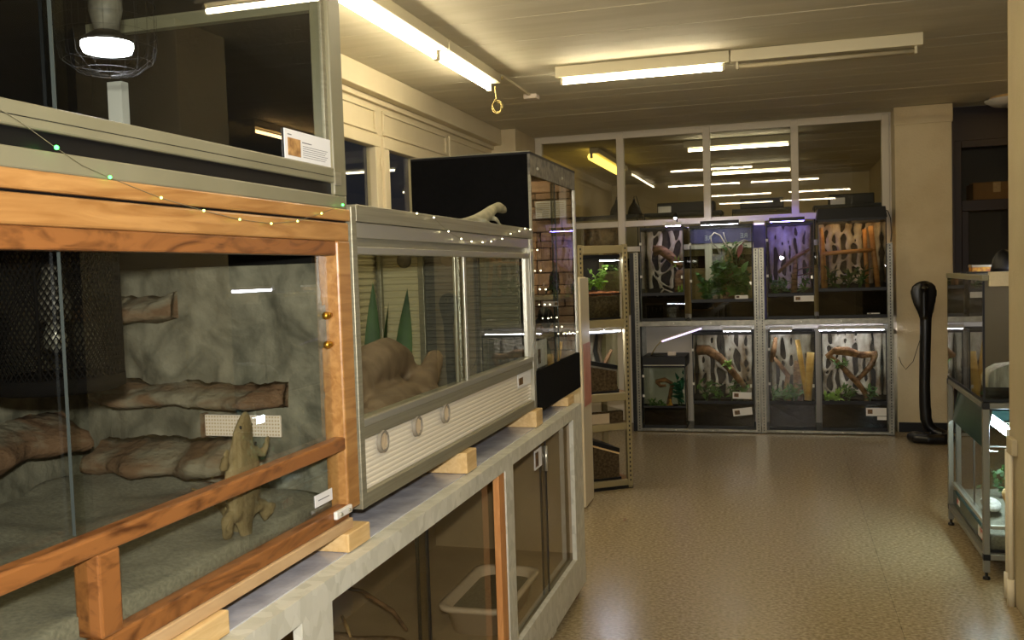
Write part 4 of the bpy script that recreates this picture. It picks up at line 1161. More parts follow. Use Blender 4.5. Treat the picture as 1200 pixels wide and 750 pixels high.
TY0, TY1 = 8.505, 8.90
def terrarium(label, x0, x1, z0, z1, zw, back='dark', doors=1, card=None, tint='glass', lid=0.022, band=0.03):
    t = thing('glass_terrarium', label, 'terrarium', ((x0 + x1) / 2, (TY0 + TY1) / 2, z0), 'terraria on the slotted shelves')
    bx('base_front', 'black', t, x0, TY0, z0, x1, TY0 + 0.006, z0 + 0.028, 0.002)
    bx('soil_window', tint, t, x0, TY0 + 0.001, z0 + 0.028, x1, TY0 + 0.005, zw - band)
    bx('vent_band', 'black', t, x0, TY0, zw - band, x1, TY0 + 0.008, zw, 0.002)
    bx('bottom_plate', 'black', t, x0, TY0 + 0.006, z0, x1, TY1, z0 + 0.01)
    for xa in (x0, x1 - 0.005):
        bx('side_pane', tint, t, xa, TY0 + 0.008, z0 + 0.01, xa + 0.005, TY1, z1 - lid)
    for xa in (x0, x1 - 0.008):
        bx('corner_bead', 'black', t, xa, TY0, zw, xa + 0.008, TY0 + 0.01, z1 - lid)
    if back == 'dark':
        bx('back_panel', 'rootdark', t, x0 + 0.005, TY1 - 0.012, z0 + 0.01, x1 - 0.005, TY1, z1 - lid)
    ws = [(x0 + 0.008, x1 - 0.008)] if doors == 1 else [(x0 + 0.008, (x0 + x1) / 2 - 0.001), ((x0 + x1) / 2 + 0.001, x1 - 0.008)]
    for (a, b) in ws:
        g = bx('glass_door', tint, t, a, TY0 + 0.002, zw + 0.002, b, TY0 + 0.006, z1 - lid - 0.002)
        if doors == 1:
            for zz in (0.25, 0.75):
                z = zw + (z1 - zw) * zz
                bx('hinge', 'white_pl', g, x0 - 0.006, TY0 - 0.004, z - 0.012, x0 + 0.014, TY0 + 0.002, z + 0.012, 0.002)
            bx('lock', 'alub', g, x1 - 0.03, TY0 - 0.003, zw + 0.12, x1 - 0.012, TY0 + 0.002, zw + 0.15, 0.002)
    for (a, b, c, d_) in ((x0, TY0, x1, TY0 + 0.02), (x0, TY1 - 0.02, x1, TY1), (x0, TY0 + 0.02, x0 + 0.015, TY1 - 0.02), (x1 - 0.015, TY0 + 0.02, x1, TY1 - 0.02), ((x0 + x1) / 2 - 0.008, TY0 + 0.02, (x0 + x1) / 2 + 0.008, TY1 - 0.02)):
        bx('lid_frame', 'black', t, a, b, z1 - lid, c, d_, z1, 0.001)
    hs = zw - z0 - 0.045
    MB().relief((x0 + 0.006, TY0 + 0.0085, z0 + 0.01), (1, 0, 0), (0, 1, 0), (0, 0, 1), x1 - x0 - 0.012, TY1 - TY0 - 0.022, 16, 14, 0.016, 14, x0 * 9, 0.0002, lambda u, v: hs - 0.012).build('soil', 'soil', t, True, kind='stuff')
    if card:
        (a, b, c, d_, r) = card
        R = Matrix.Rotation(r, 3, 'Y')
        co = MB().box(a, TY0 - 0.003, c, b, TY0 - 0.0015, d_, R).build('info_card', 'card', t)
        w_ = b - a
        MB().box(a + 0.08 * w_, TY0 - 0.004, c + (d_ - c) * 0.25, a + 0.32 * w_, TY0 - 0.003, d_ - (d_ - c) * 0.2, R, ((a + b) / 2, TY0 - 0.0035, (c + d_) / 2)).build('photo', 'photod', co)
    return t

def root_relief(t, x0, x1, z0, z1, seed, m='root', dens=0.10):
    """pale intergrown roots of a foam back wall, a part of the terrarium"""
    rnd = random.Random(seed)
    mb = MB()
    n = max(2, int((x1 - x0) / dens))
    cols = []
    for k in range(n + 1):
        x = x0 + 0.035 + (x1 - x0 - 0.07) * k / n + rnd.uniform(-0.012, 0.012)
        r = rnd.uniform(0.017, 0.030)
        pts = []
        for i in range(9):
            u = i / 8
            pts.append((min(max(x + rnd.uniform(-0.012, 0.012), x0 + 0.035), x1 - 0.035), TY1 - 0.022, z0 + (z1 - z0) * u))
        cols.append(pts)
        mb.tube(pts, [r * (0.8 + 0.75 * abs(i / 8 - 0.35) ** 1.2 * 1.4) * rnd.uniform(0.85, 1.15) for i in range(9)], 8, flat=0.6, jit=0.08)
    for k in range(n):
        for i in range(1, 8):
            if rnd.random() < 0.5:
                a, b = cols[k][i], cols[k + 1][min(max(i + rnd.choice((-2, -1, 1, 2)), 0), 8)]
                m_ = ((a[0] + b[0]) / 2, TY1 - 0.022, (a[2] + b[2]) / 2 + rnd.uniform(-0.03, 0.01))
                mb.tube([a, m_, b], [0.022, 0.012, 0.020], 7, flat=0.6, jit=0.1)
    mb.build('root_relief', m, t, True, remesh=0.009)

ZWS = [1.272, 1.203, 1.24, 1.275, 0.235, 0.285, 0.288, 0.292]
SPANS = [(-1.238, -0.845), (-0.79, -0.245), (-0.125, 0.272), (0.305, 0.862), (-1.242, -0.853), (-0.788, -0.257), (-0.1251, 0.272), (0.32, 0.853)]
def foliage(name, label, spots, m, nl, ll, lw, seed, cat='plant', stem='leafd', spread=0.06):
    """plant with stems from each spot and many small leaves"""
    rnd = random.Random(seed)
    c = spots[0]
    t = thing(name, label, cat, (c[0], c[1], c[2]))
    ms, ml = MB(), MB()
    zs = [w for ((a, b), w) in zip(SPANS, ZWS) if a < c[0] < b and (c[2] < 1) == (SPANS.index((a, b)) > 3)][0] - 0.026
    xa, xb = [(a + 0.03, b - 0.03) for (a, b) in SPANS if a < c[0] < b and (c[2] < 1) == (SPANS.index((a, b)) > 3)][0]
    cl = lambda p: Vector((min(max(p.x, xa), xb), min(max(p.y, TY0 + 0.034), TY1 - 0.06), max(p.z, zs + 0.004)))
    for (x, y, z, h) in spots:
        if z < zs + 0.06:
            z = zs
        for q in range(3):
            tp = cl(Vector((x + rnd.uniform(-spread, spread), y + rnd.uniform(-spread, spread) * 0.6, z + h * rnd.uniform(0.6, 1))))
            b = Vector((x + rnd.uniform(-0.01, 0.01), y, z))
            md = b.lerp(tp, 0.5) + Vector((rnd.uniform(-0.02, 0.02), 0, 0))
            ms.tube([b, md, tp], [0.004, 0.003, 0.0015], 5)
            for k in range(nl):
                u = rnd.uniform(0.2, 1)
                p = b.lerp(tp, u) + Vector((0, 0, 0))
                d_ = Vector((rnd.uniform(-1, 1), rnd.uniform(-1, 0.5), rnd.uniform(-0.5, 0.8))).normalized()
                p = cl(p)
                ml.leaf(p, cl(p + d_ * ll * rnd.uniform(0.7, 1.4)) + Vector((0, 0, 0.004)), lw * rnd.uniform(0.9, 1.5), (0, -0.5, 1), 0.12, 3)
    ms.build('stems', stem, t, True, kind='stuff')
    ml.build('foliage', m, t, True, kind='stuff')
    return t

def branch(name, label, paths, m, cat='branch', jit=0.13, n=9, rm=0.0):
    c = paths[0][0][0]
    t = thing(name, label, cat, c)
    mb = MB()
    for (pts, rad) in paths:
        mb.tube(pts, rad, n, jit=jit)
    mb.build('wood', m, t, True, remesh=rm)
    return t

def strip(label, x0, x1, y, z, m, up=True, h=0.022, w_=0.045, name='strip_light', lip=0.006, dark=False):
    """small tube light lying on a terrarium lid (up) or under it"""
    t = thing(name, label, 'lamp', ((x0 + x1) / 2, y, z))
    hb = MB().box(x0, y - w_ / 2, z + 0.016, x1, y + w_ / 2, z + 0.016 + h)
    if lip:
        hb.box(x0, y - w_ / 2, z + lip, x1, y - w_ / 2 + 0.003, z + 0.016)
    hb.build('housing', 'black' if dark else 'white_pl', t)
    MB().tube([(x0 + 0.008, y, z + 0.010), (x1 - 0.008, y, z + 0.010)], 0.0095, 8).build('tube', m, t, True)
    for xa in (x0, x1 - 0.008):
        bx('end_cap', 'white_pl', t, xa, y - 0.012, z + 0.0005, xa + 0.008, y + 0.012, z + 0.017)
    return t

# --- t1: upper row, first
T = terrarium('upper-row terrarium with thick sloping branch and white roots, next to the rack', -1.238, -0.845, 1.0125, 1.868, 1.272)
root_relief(T, -1.236, -0.847, 1.30, 1.84, 11)
branch('thick_branch', 'thick pale-ended branch sloping down across the first upper terrarium', [([(-1.13, 8.72, 1.66), (-1.07, 8.70, 1.665), (-1.0, 8.66, 1.61), (-0.93, 8.63, 1.545), (-0.875, 8.60, 1.50)], [0.05, 0.05, 0.042, 0.035, 0.022])], 'bark', jit=0.25, n=14)
branch('cork_stump', 'brown cork stump under the sloping branch in the first upper terrarium', [([(-0.91, 8.72, 1.25), (-0.905, 8.73, 1.33), (-0.91, 8.74, 1.42), (-0.895, 8.74, 1.47)], [0.055, 0.05, 0.045, 0.035])], 'bark', cat='stump')
branch('thin_root', 'thin pale root lying on the soil of the first upper terrarium', [([(-1.12, 8.62, 1.22), (-1.04, 8.60, 1.30), (-0.98, 8.60, 1.275), (-0.93, 8.60, 1.25)], [0.006, 0.008, 0.007, 0.005]), ([(-1.04, 8.60, 1.30), (-1.09, 8.62, 1.36), (-1.11, 8.64, 1.42)], [0.006, 0.005, 0.003])], 'root')
foliage('bromeliad', 'small green strap-leaved plant by the branch end of the first upper terrarium', [(-0.885, 8.62, 1.25, 0.05), (-0.88, 8.64, 1.49, 0.08)], 'leafb', 4, 0.07, 0.013, 3)
strip('violet-white light over the first upper terrarium, at its inner end', -1.02, -0.87, 8.60, 1.8705, 'lilac')
l = thing('clip_lamp', 'small clip spot lamp standing on the lid of the first upper terrarium', 'lamp', (-0.92, 8.72, 1.869))
MB().tube([(-0.92, 8.72, 1.869), (-0.92, 8.72, 1.96), (-0.93, 8.70, 1.985)], 0.006, 7).build('arm', 'black', l, True)
MB().loft([(-0.935, 8.69, 1.955, 0.022, 0.022), (-0.935, 8.69, 1.985, 0.018, 0.018), (-0.935, 8.69, 2.00, 0.008, 0.008)], 14).build('shade', 'black', l, True)
MB().ball((-0.935, 8.69, 1.950), (0.012, 0.012, 0.010), 10, 6).build('bulb', 'spot', l, True)

# --- t2: upper row, second (clear back with a blue poster)
T = terrarium('wide upper-row terrarium crowded with green plants before a blue-lettered sheet', -0.79, -0.245, 1.0125, 1.865, 1.203, back=None, card=(-0.40, -0.29, 1.20, 1.232, 0.0))
MB().box(-0.785, TY1 - 0.004, 1.0226, -0.25, TY1, 1.84).build('back_pane', 'glass', T)
ps = thing('blue_sheet', 'blue-violet sheet with pale mirrored letters behind the plant terrarium', 'poster', (-0.42, 8.915, 1.705))
MB().box(-0.80, 8.915, 1.712, -0.15, 8.918, 1.868).build('paper', 'purple', ps)
def text(body, x, y, z, size, m, parent, mirror=False, rx=PI / 2, rz=0.0):
    cu = bpy.data.curves.new('lettering', 'FONT')
    cu.body = body; cu.size = size; cu.extrude = 0.0006; cu.align_x = 'CENTER'; cu.offset = 0.001
    o = bpy.data.objects.new('lettering', cu)
    cu.materials.append(MT[m])
    COL.objects.link(o)
    off = Vector((0, 0, 0)); p = parent
    while p is not None:
        off += p.location; p = p.parent
    me = bpy.data.meshes.new_from_object(o)
    bpy.data.objects.remove(o)
    M4 = Matrix.Translation(Vector((x, y, z)) - off) @ Matrix.Rotation(rz, 4, 'Z') @ Matrix.Rotation(rx, 4, 'X') @ Matrix.Scale(-1 if mirror else 1, 4, (1, 0, 0))
    me.transform(M4)
    o = bpy.data.objects.new('lettering', me)
    COL.objects.link(o)
    o.parent = parent
    return o
text('RE', -0.655, 8.9135, 1.742, 0.062, 'sign', ps, True)
text('RE', -0.33, 8.9135, 1.752, 0.062, 'sign', ps, True)
foliage('climbing_plant', 'tall leafy climbing plant filling the wide upper terrarium', [(-0.56, 8.70, 1.18, 0.35), (-0.47, 8.72, 1.18, 0.42), (-0.40, 8.70, 1.20, 0.36), (-0.62, 8.68, 1.17, 0.26)], 'leaf', 24, 0.085, 0.05, 5, spread=0.12)
foliage('low_fern', 'pale green low fern at the door of the wide upper terrarium', [(-0.68, 8.62, 1.17, 0.14), (-0.33, 8.62, 1.17, 0.16)], 'leaf', 9, 0.06, 0.02, 6)
foliage('light_vine', 'light green vine leaves at the top of the climbing plant', [(-0.45, 8.68, 1.50, 0.26), (-0.38, 8.68, 1.50, 0.22)], 'leaf', 10, 0.04, 0.02, 8, spread=0.07)
branch('pale_vine', 'looping pale bare vine above the climbing plant', [([(-0.54, 8.64, 1.60), (-0.555, 8.63, 1.66), (-0.605, 8.62, 1.71), (-0.615, 8.62, 1.76), (-0.58, 8.62, 1.80), (-0.53, 8.63, 1.775), (-0.49, 8.64, 1.70), (-0.45, 8.64, 1.64), (-0.43, 8.64, 1.58)], 0.0055), ([(-0.45, 8.64, 1.62), (-0.39, 8.63, 1.69), (-0.32, 8.62, 1.725), (-0.30, 8.62, 1.72)], 0.0045), ([(-0.40, 8.64, 1.60), (-0.38, 8.63, 1.66), (-0.33, 8.62, 1.705), (-0.285, 8.62, 1.715)], 0.0045), ([(-0.50, 8.64, 1.80), (-0.49, 8.64, 1.76), (-0.47, 8.64, 1.70)], 0.004)], 'root', cat='vine', jit=0.05, n=6)
l = thing('red_leaf', 'dull red hanging leaf in the wide upper terrarium', 'leaf', (-0.35, 8.62, 1.62))
MB().leaf((-0.345, 8.62, 1.68), (-0.375, 8.61, 1.56), 0.045, (0.2, -1, 0.1), 0.05, 6).tube([(-0.31, 8.62, 1.71), (-0.345, 8.62, 1.68)], 0.003, 5).build('blade', 'redleaf', l, True)
t = thing('plant_stump', 'dark stump holding the climbing plant in the wide upper terrarium', 'stump', (-0.47, 8.74, 1.16))
MB().tube([(-0.47, 8.74, 1.14), (-0.475, 8.74, 1.28), (-0.465, 8.74, 1.42), (-0.47, 8.75, 1.50)], [0.055, 0.045, 0.05, 0.035], 9, jit=0.15).build('wood', 'bark', t, True)
strip('black strip light on the lid of the wide upper terrarium', -0.70, -0.36, 8.60, 1.8675, 'cool', dark=True, lip=0.002)
strip('bright violet-white light bridging the gap between the second and third upper terraria', -0.235, -0.135, 8.56, 1.85, 'lilacs', lip=0)
b = bx('violet_box', 'purple', None, -0.238, 8.60, 1.013, -0.135, 8.88, 1.84)
tag(b, 'plain blue-violet box filling the gap between the second and third upper terraria', 'box')

# --- t3: upper row, third, violet light
T = terrarium('violet-lit upper terrarium with pale roots, third in the upper row', -0.125, 0.272, 1.0125, 1.865, 1.24, card=(0.10, 0.265, 1.165, 1.215, 0.0))
root_relief(T, -0.123, 0.27, 1.27, 1.84, 21, dens=0.075)
branch('violet_branch', 'dark branch rising diagonally in the violet-lit upper terrarium', [([(-0.03, 8.66, 1.42), (0.05, 8.66, 1.50), (0.13, 8.66, 1.56), (0.24, 8.68, 1.62)], [0.012, 0.016, 0.018, 0.014]), ([(0.10, 8.68, 1.24), (0.11, 8.68, 1.38), (0.12, 8.66, 1.55)], [0.03, 0.024, 0.014]), ([(0.14, 8.64, 1.44), (0.20, 8.63, 1.46), (0.26, 8.63, 1.455)], [0.006, 0.005, 0.004]), ([(0.13, 8.64, 1.39), (0.20, 8.62, 1.40), (0.26, 8.62, 1.41)], [0.006, 0.005, 0.004])], 'bark')
foliage('violet_plant', 'leafy plant low in the violet-lit upper terrarium', [(-0.07, 8.64, 1.22, 0.18), (0.0, 8.66, 1.22, 0.14), (0.19, 8.68, 1.22, 0.24)], 'leaf', 9, 0.06, 0.02, 31)
strip('violet tube light on the lid of the third upper terrarium', -0.10, 0.20, 8.58, 1.8675, 'violet', dark=True, lip=0.004)
# --- t4: upper row, fourth, orange wood
T = terrarium('upper terrarium with orange cane ladder and black canopy, beside the white pillar', 0.305, 0.862, 1.0125, 1.868, 1.275, card=(0.70, 0.80, 1.045, 1.055, 0.0), doors=2)
root_relief(T, 0.307, 0.86, 1.30, 1.84, 33, dens=0.09)
t = thing('cane_ladder', 'orange cane frame of two uprights and one crossbar in the canopied terrarium', 'climbing frame', (0.55, 8.66, 1.25))
for (p, q, r) in (((0.348, 8.62, 1.27), (0.338, 8.62, 1.80), 0.017), ((0.375, 8.66, 1.25), (0.35, 8.66, 1.74), 0.015), ((0.80, 8.62, 1.25), (0.745, 8.62, 1.80), 0.022), ((0.72, 8.70, 1.25), (0.70, 8.70, 1.78), 0.018)):
    MB().tube([p, Vector(p).lerp(Vector(q), 0.5), q], r, 9, jit=0.05).build('upright', 'orangewood', t, True)
MB().tube([(0.345, 8.62, 1.575), (0.55, 8.61, 1.585), (0.775, 8.615, 1.595)], [0.018, 0.019, 0.018], 9, jit=0.05).build('crossbar', 'orangewood', t, True)
foliage('dark_plant', 'dim green plants at the foot of the orange cane frame', [(0.43, 8.66, 1.25, 0.22), (0.55, 8.64, 1.25, 0.16), (0.65, 8.66, 1.25, 0.2)], 'leafd', 9, 0.08, 0.022, 41)
t = thing('tank_canopy', 'black canopy hood on the terrarium beside the white pillar', 'hood', (0.58, 8.7, 1.869))
mb = MB(); mb.v = [(0.298, 8.50, 1.8685), (0.868, 8.50, 1.8685), (0.868, 8.88, 1.8685), (0.298, 8.88, 1.8685), (0.31, 8.515, 1.962), (0.856, 8.515, 1.962), (0.856, 8.86, 1.962), (0.31, 8.86, 1.962)]
mb.f = [(0, 1, 5, 4), (1, 2, 6, 5), (2, 3, 7, 6), (3, 0, 4, 7), (4, 5, 6, 7)]
o = mb.build('cover', 'black', t); sd = o.modifiers.new('thickness', 'SOLIDIFY'); sd.thickness = 0.006; sd.offset = -1
MB().tube([(0.34, 8.60, 1.90), (0.83, 8.60, 1.90)], 0.010, 8).build('tube', 'amber', t, True)
t = thing('tank_cable', 'black cable arching down behind the canopy beside the pillar', 'cable', (0.90, 8.7, 1.8))
MB().tube([(0.86, 8.72, 1.94), (0.895, 8.72, 1.93), (0.915, 8.70, 1.86), (0.92, 8.68, 1.74), (0.912, 8.67, 1.66)], 0.004, 6).build('wire', 'black', t, True)

# --- t5: lower row, first, small tank with black lid
T = terrarium('small lower terrarium with black lid and blue-green plant, next to the rack', -1.242, -0.853, 0.0305, 0.60, 0.235, back=None, lid=0.012, band=0.02)
bx('top_cover', 'black', T, -1.244, TY0 - 0.003, 0.6005, -0.851, TY1, 0.688, 0.004)
bx('cover_strip', 'alub', T, -1.235, TY0 - 0.0045, 0.604, -0.86, TY0 - 0.003, 0.612)
MB().box(-1.237, TY1 - 0.004, 0.0406, -0.858, TY1, 0.59).build('back_pane', 'glass', T)
foliage('blue_green_plant', 'blue-green broad-leaved plant in the small lower terrarium', [(-0.93, 8.66, 0.21, 0.32), (-0.91, 8.64, 0.21, 0.28)], 'teal_leaf', 10, 0.07, 0.026, 51, spread=0.05)
branch('brown_root', 'brown forked root bridging the small lower terrarium', [([(-1.14, 8.66, 0.44), (-1.06, 8.65, 0.46), (-0.99, 8.66, 0.42), (-1.02, 8.68, 0.30), (-1.03, 8.68, 0.20)], [0.02, 0.022, 0.02, 0.02, 0.026]), ([(-1.14, 8.66, 0.44), (-1.10, 8.65, 0.40), (-1.05, 8.65, 0.405)], [0.018, 0.014, 0.012])], 'barkred')
foliage('small_moss_plant', 'low moss-green plants on the soil of the small lower terrarium', [(-1.17, 8.62, 0.20, 0.06), (-1.09, 8.62, 0.20, 0.05)], 'leaf', 8, 0.04, 0.014, 52)
fr = thing('yellow_figure', 'small yellow frog figure sitting in the small lower terrarium', 'figure', (-1.005, 8.60, 0.215))
MB().ball((-1.005, 8.60, 0.243), (0.016, 0.016, 0.026), 10, 7).ball((-1.005, 8.592, 0.275), (0.013, 0.013, 0.011), 10, 7).tube([(-1.017, 8.595, 0.24), (-1.028, 8.585, 0.222)], 0.006, 6).tube([(-0.993, 8.595, 0.24), (-0.982, 8.585, 0.222)], 0.006, 6).build('body', 'tin', fr, True)
lt = thing('leaning_tube', 'bare lilac tube light leaning up over the small lower terrarium', 'lamp', (-0.9, 8.66, 0.85))
MB().tube([(-1.075, 8.60, 0.818), (-0.71, 8.60, 0.934)], 0.0075, 8).build('tube', 'lilacs', lt, True)
MB().tube([(-1.075, 8.615, 0.828), (-0.71, 8.615, 0.944)], 0.011, 6).tube([(-1.09, 8.60, 0.813), (-1.07, 8.60, 0.819)], 0.013, 8).build('holder', 'lampbody', lt, True)
MB().tube([(-1.085, 8.605, 0.815), (-1.13, 8.64, 0.77), (-1.18, 8.66, 0.69)], 0.004, 6).build('cable', 'beigewire', lt, True)
pg = thing('plug_adapter', 'cream plug adapter lying on the lid of the small lower terrarium', 'plug', (-0.98, 8.60, 0.689))
MB().box(-1.02, 8.58, 0.689, -0.945, 8.62, 0.725).build('casing', 'cream_pl', pg, bevel=0.006)
MB().tube([(-1.02, 8.60, 0.705), (-1.10, 8.58, 0.70), (-1.18, 8.60, 0.692)], 0.004, 6).build('cable', 'black', pg, True)

# --- t6
T = terrarium('lower terrarium with thick bark branch and two info cards', -0.788, -0.257, 0.0305, 0.90, 0.285, card=(-0.44, -0.275, 0.305, 0.365, 0.02))
co = MB().box(-0.44, TY0 - 0.003, 0.155, -0.272, TY0 - 0.0015, 0.222, Matrix.Rotation(-0.12, 3, 'Y')).build('info_card', 'card', T)
MB().box(-0.425, TY0 - 0.004, 0.168, -0.38, TY0 - 0.003, 0.205, Matrix.Rotation(-0.12, 3, 'Y'), (-0.356, TY0 - 0.003, 0.188)).build('photo', 'photod', co)
root_relief(T, -0.786, -0.259, 0.30, 0.87, 61, dens=0.08)
branch('bark_branch', 'thick red-brown bark branch sloping down in the terrarium with two cards', [([(-0.75, 8.62, 0.735), (-0.66, 8.60, 0.735), (-0.56, 8.60, 0.67), (-0.47, 8.62, 0.57), (-0.38, 8.64, 0.45), (-0.32, 8.66, 0.37)], [0.045, 0.043, 0.036, 0.030, 0.026, 0.018])], 'barkred', jit=0.2, n=14)
foliage('fern_clump', 'green fern clump under the bark branch of the two-card terrarium', [(-0.68, 8.62, 0.27, 0.20), (-0.56, 8.64, 0.27, 0.18), (-0.45, 8.64, 0.27, 0.24), (-0.36, 8.66, 0.27, 0.18)], 'leaf', 10, 0.065, 0.022, 62, spread=0.08)
foliage('bright_sprig', 'bright green sprig on the bark branch of the two-card terrarium', [(-0.48, 8.58, 0.57, 0.06)], 'leafb', 8, 0.05, 0.022, 63, spread=0.05)
strip('white strip light on the inner half of the two-card terrarium lid', -0.52, -0.27, 8.60, 0.9025, 'cool', lip=0.004)

# --- t7
T = terrarium('lower terrarium with two bamboo canes, second from the pillar', -0.125, 0.272, 0.0305, 0.90, 0.288)
root_relief(T, -0.123, 0.27, 0.30, 0.87, 71, dens=0.075)
for k, (p, q, r, lab) in enumerate((((0.20, 8.62, 0.30), (0.125, 8.64, 0.82), 0.022, 'thin leaning bamboo cane in the lower terrarium'), ((0.205, 8.58, 0.285), (0.235, 8.60, 0.71), 0.032, 'thick cut bamboo cane in the lower terrarium'))):
    t = thing('bamboo_cane', lab, 'cane', p)
    P = [Vector(p).lerp(Vector(q), u) for u in (0, 0.3, 0.31, 0.62, 0.63, 1)]
    MB().tube(P, [r, r, r * 1.06, r, r * 1.06, r], 12).build('cane', 'bamboo', t, True)
branch('dark_cork_trunk', 'dark cork trunk behind the bamboo canes', [([(0.13, 8.72, 0.25), (0.125, 8.72, 0.45), (0.13, 8.74, 0.62)], [0.045, 0.04, 0.035])], 'bark', cat='trunk')
branch('orange_root', 'orange-brown twisted root in the bamboo terrarium', [([(-0.10, 8.66, 0.62), (-0.08, 8.66, 0.72), (-0.06, 8.67, 0.84)], [0.018, 0.024, 0.016]), ([(-0.08, 8.66, 0.66), (-0.02, 8.64, 0.58), (0.04, 8.64, 0.50), (0.02, 8.64, 0.36), (0.04, 8.64, 0.27)], [0.014, 0.02, 0.022, 0.024, 0.03])], 'barkred')
foliage('floor_plant', 'green floor plants in the bamboo terrarium', [(-0.08, 8.62, 0.27, 0.14), (0.02, 8.60, 0.27, 0.13), (0.09, 8.62, 0.27, 0.16)], 'leaf', 9, 0.07, 0.02, 72)
strip('white strip light on the lid of the bamboo terrarium', -0.11, 0.08, 8.58, 0.9025, 'cool', lip=0.003)

# --- t8
T = terrarium('lower terrarium with large crossed vine wood, beside the white pillar', 0.32, 0.853, 0.0305, 0.90, 0.292, doors=2, card=(0.68, 0.845, 0.165, 0.235, 0.0))
bx('paper_note', 'card', T, 0.77, TY0 - 0.0032, 0.13, 0.845, TY0 - 0.002, 0.160)
root_relief(T, 0.322, 0.851, 0.30, 0.87, 81, dens=0.085)
branch('vine_wood', 'large crossed red-brown vine wood in the lower terrarium beside the pillar', [([(0.365, 8.62, 0.67), (0.44, 8.60, 0.73), (0.54, 8.60, 0.73), (0.64, 8.61, 0.69), (0.73, 8.62, 0.69), (0.79, 8.62, 0.70)], [0.02, 0.028, 0.03, 0.026, 0.026, 0.02]), ([(0.375, 8.62, 0.68), (0.46, 8.60, 0.62), (0.54, 8.60, 0.53), (0.62, 8.61, 0.44), (0.68, 8.62, 0.36), (0.70, 8.63, 0.27)], [0.022, 0.024, 0.025, 0.027, 0.024, 0.02]), ([(0.775, 8.62, 0.69), (0.74, 8.62, 0.60), (0.67, 8.62, 0.51), (0.62, 8.62, 0.46)], [0.026, 0.026, 0.022, 0.018]), ([(0.44, 8.61, 0.70), (0.54, 8.60, 0.69), (0.66, 8.60, 0.665), (0.75, 8.61, 0.675)], [0.014, 0.015, 0.015, 0.012])], 'barkred', rm=0.008)
foliage('creeping_fern', 'bright low fern on the floor under the crossed vine wood', [(0.38, 8.60, 0.27, 0.07), (0.44, 8.60, 0.27, 0.08)], 'leafb', 9, 0.06, 0.02, 82)
foliage('climbing_sprig', 'green sprigs hanging on the crossed vine wood', [(0.48, 8.57, 0.57, 0.06), (0.72, 8.60, 0.30, 0.14), (0.55, 8.66, 0.27, 0.16)], 'leaf', 8, 0.055, 0.02, 83)
strip('long bright strip light on the lid of the vine wood terrarium', 0.30, 0.845, 8.575, 0.9025, 'cool')
# ================================================================== COBRA STATUE
t = thing('cobra_statue', 'tall black carved cobra statue with spread hood in front of the white pillar', 'statue', (1.12, 8.28, 0))
mb = MB()
mb.loft([(1.128, 8.30, 0.17, 0.046, 0.045), (1.122, 8.30, 0.30, 0.045, 0.044), (1.121, 8.30, 0.47, 0.043, 0.042), (1.126, 8.30, 0.70, 0.044, 0.04), (1.132, 8.30, 0.90, 0.045, 0.036), (1.134, 8.30, 1.01, 0.047, 0.032), (1.130, 8.30, 1.07, 0.062, 0.028), (1.124, 8.30, 1.13, 0.084, 0.026), (1.121, 8.30, 1.19, 0.099, 0.024), (1.120, 8.30, 1.24, 0.103, 0.023), (1.121, 8.30, 1.28, 0.090, 0.022), (1.122, 8.30, 1.305, 0.062, 0.020), (1.123, 8.30, 1.322, 0.022, 0.014)], 28)
mb.loft([(1.12, 8.29, 1.02, 0.030, 0.035), (1.12, 8.285, 1.15, 0.026, 0.030), (1.12, 8.28, 1.27, 0.024, 0.028), (1.12, 8.275, 1.30, 0.018, 0.022)], 16)
mb.ball((1.12, 8.255, 1.262), (0.024, 0.045, 0.020), 14, 9)
mb.tube([(1.128, 8.30, 0.26), (1.128, 8.30, 0.18), (1.15, 8.30, 0.115), (1.20, 8.29, 0.07), (1.27, 8.25, 0.048), (1.29, 8.18, 0.043), (1.23, 8.12, 0.042), (1.12, 8.11, 0.042), (1.03, 8.15, 0.042), (1.005, 8.22, 0.042), (1.04, 8.28, 0.042), (1.12, 8.24, 0.042), (1.18, 8.20, 0.040), (1.14, 8.16, 0.032)], [0.045, 0.046, 0.046, 0.045, 0.044, 0.042, 0.042, 0.042, 0.041, 0.04, 0.036, 0.030, 0.02, 0.006], 14)
mb.build('body', 'cobra', t, True, remesh=0.009)
for sg in (-1, 1):
    MB().ball((1.12 + sg * 0.019, 8.222, 1.268), 0.005, 8, 6).build('eye', 'alu', t, True)
t = thing('power_cable', 'thin dark cable running down the white pillar beside the cobra', 'cable', (1.2, 8.66, 0.6))
MB().tube([(1.26, 8.662, 1.16), (1.245, 8.66, 1.05), (1.21, 8.66, 0.98), (1.17, 8.66, 0.92), (1.08, 8.66, 0.62), (1.02, 8.66, 0.55), (0.985, 8.66, 0.60), (0.965, 8.664, 0.66)], 0.003, 5).build('wire', 'wire', t, True)

# ================================================================== AQUARIUM STAND
SX0, SX1, S0, S1 = 0.88, 1.56, 4.69, 5.66
t = thing('aquarium_stand', 'grey metal two-tier stand holding two tanks beside the white wall pier', 'stand', ((SX0 + SX1) / 2, 5.2, 0))
for (x, y) in ((SX0, S0), (SX1 - 0.028, S0), (SX0, S1 - 0.028), (SX1 - 0.028, S1 - 0.028)):
    bx('leg', 'greyframe', t, x, y, 0.035, x + 0.028, y + 0.028, 0.80, 0.003)
    MB().loft([(x + 0.014, y + 0.014, 0.0, 0.016, 0.016), (x + 0.014, y + 0.014, 0.012, 0.016, 0.016), (x + 0.014, y + 0.014, 0.014, 0.007, 0.007), (x + 0.014, y + 0.014, 0.036, 0.007, 0.007)], 14).build('foot', 'black', t, True)
    for z in (0.092, 0.80):
        bx('corner_joint', 'black', t, x - 0.001, y - 0.001, z, x + 0.029, y + 0.029, z + 0.03, 0.002)
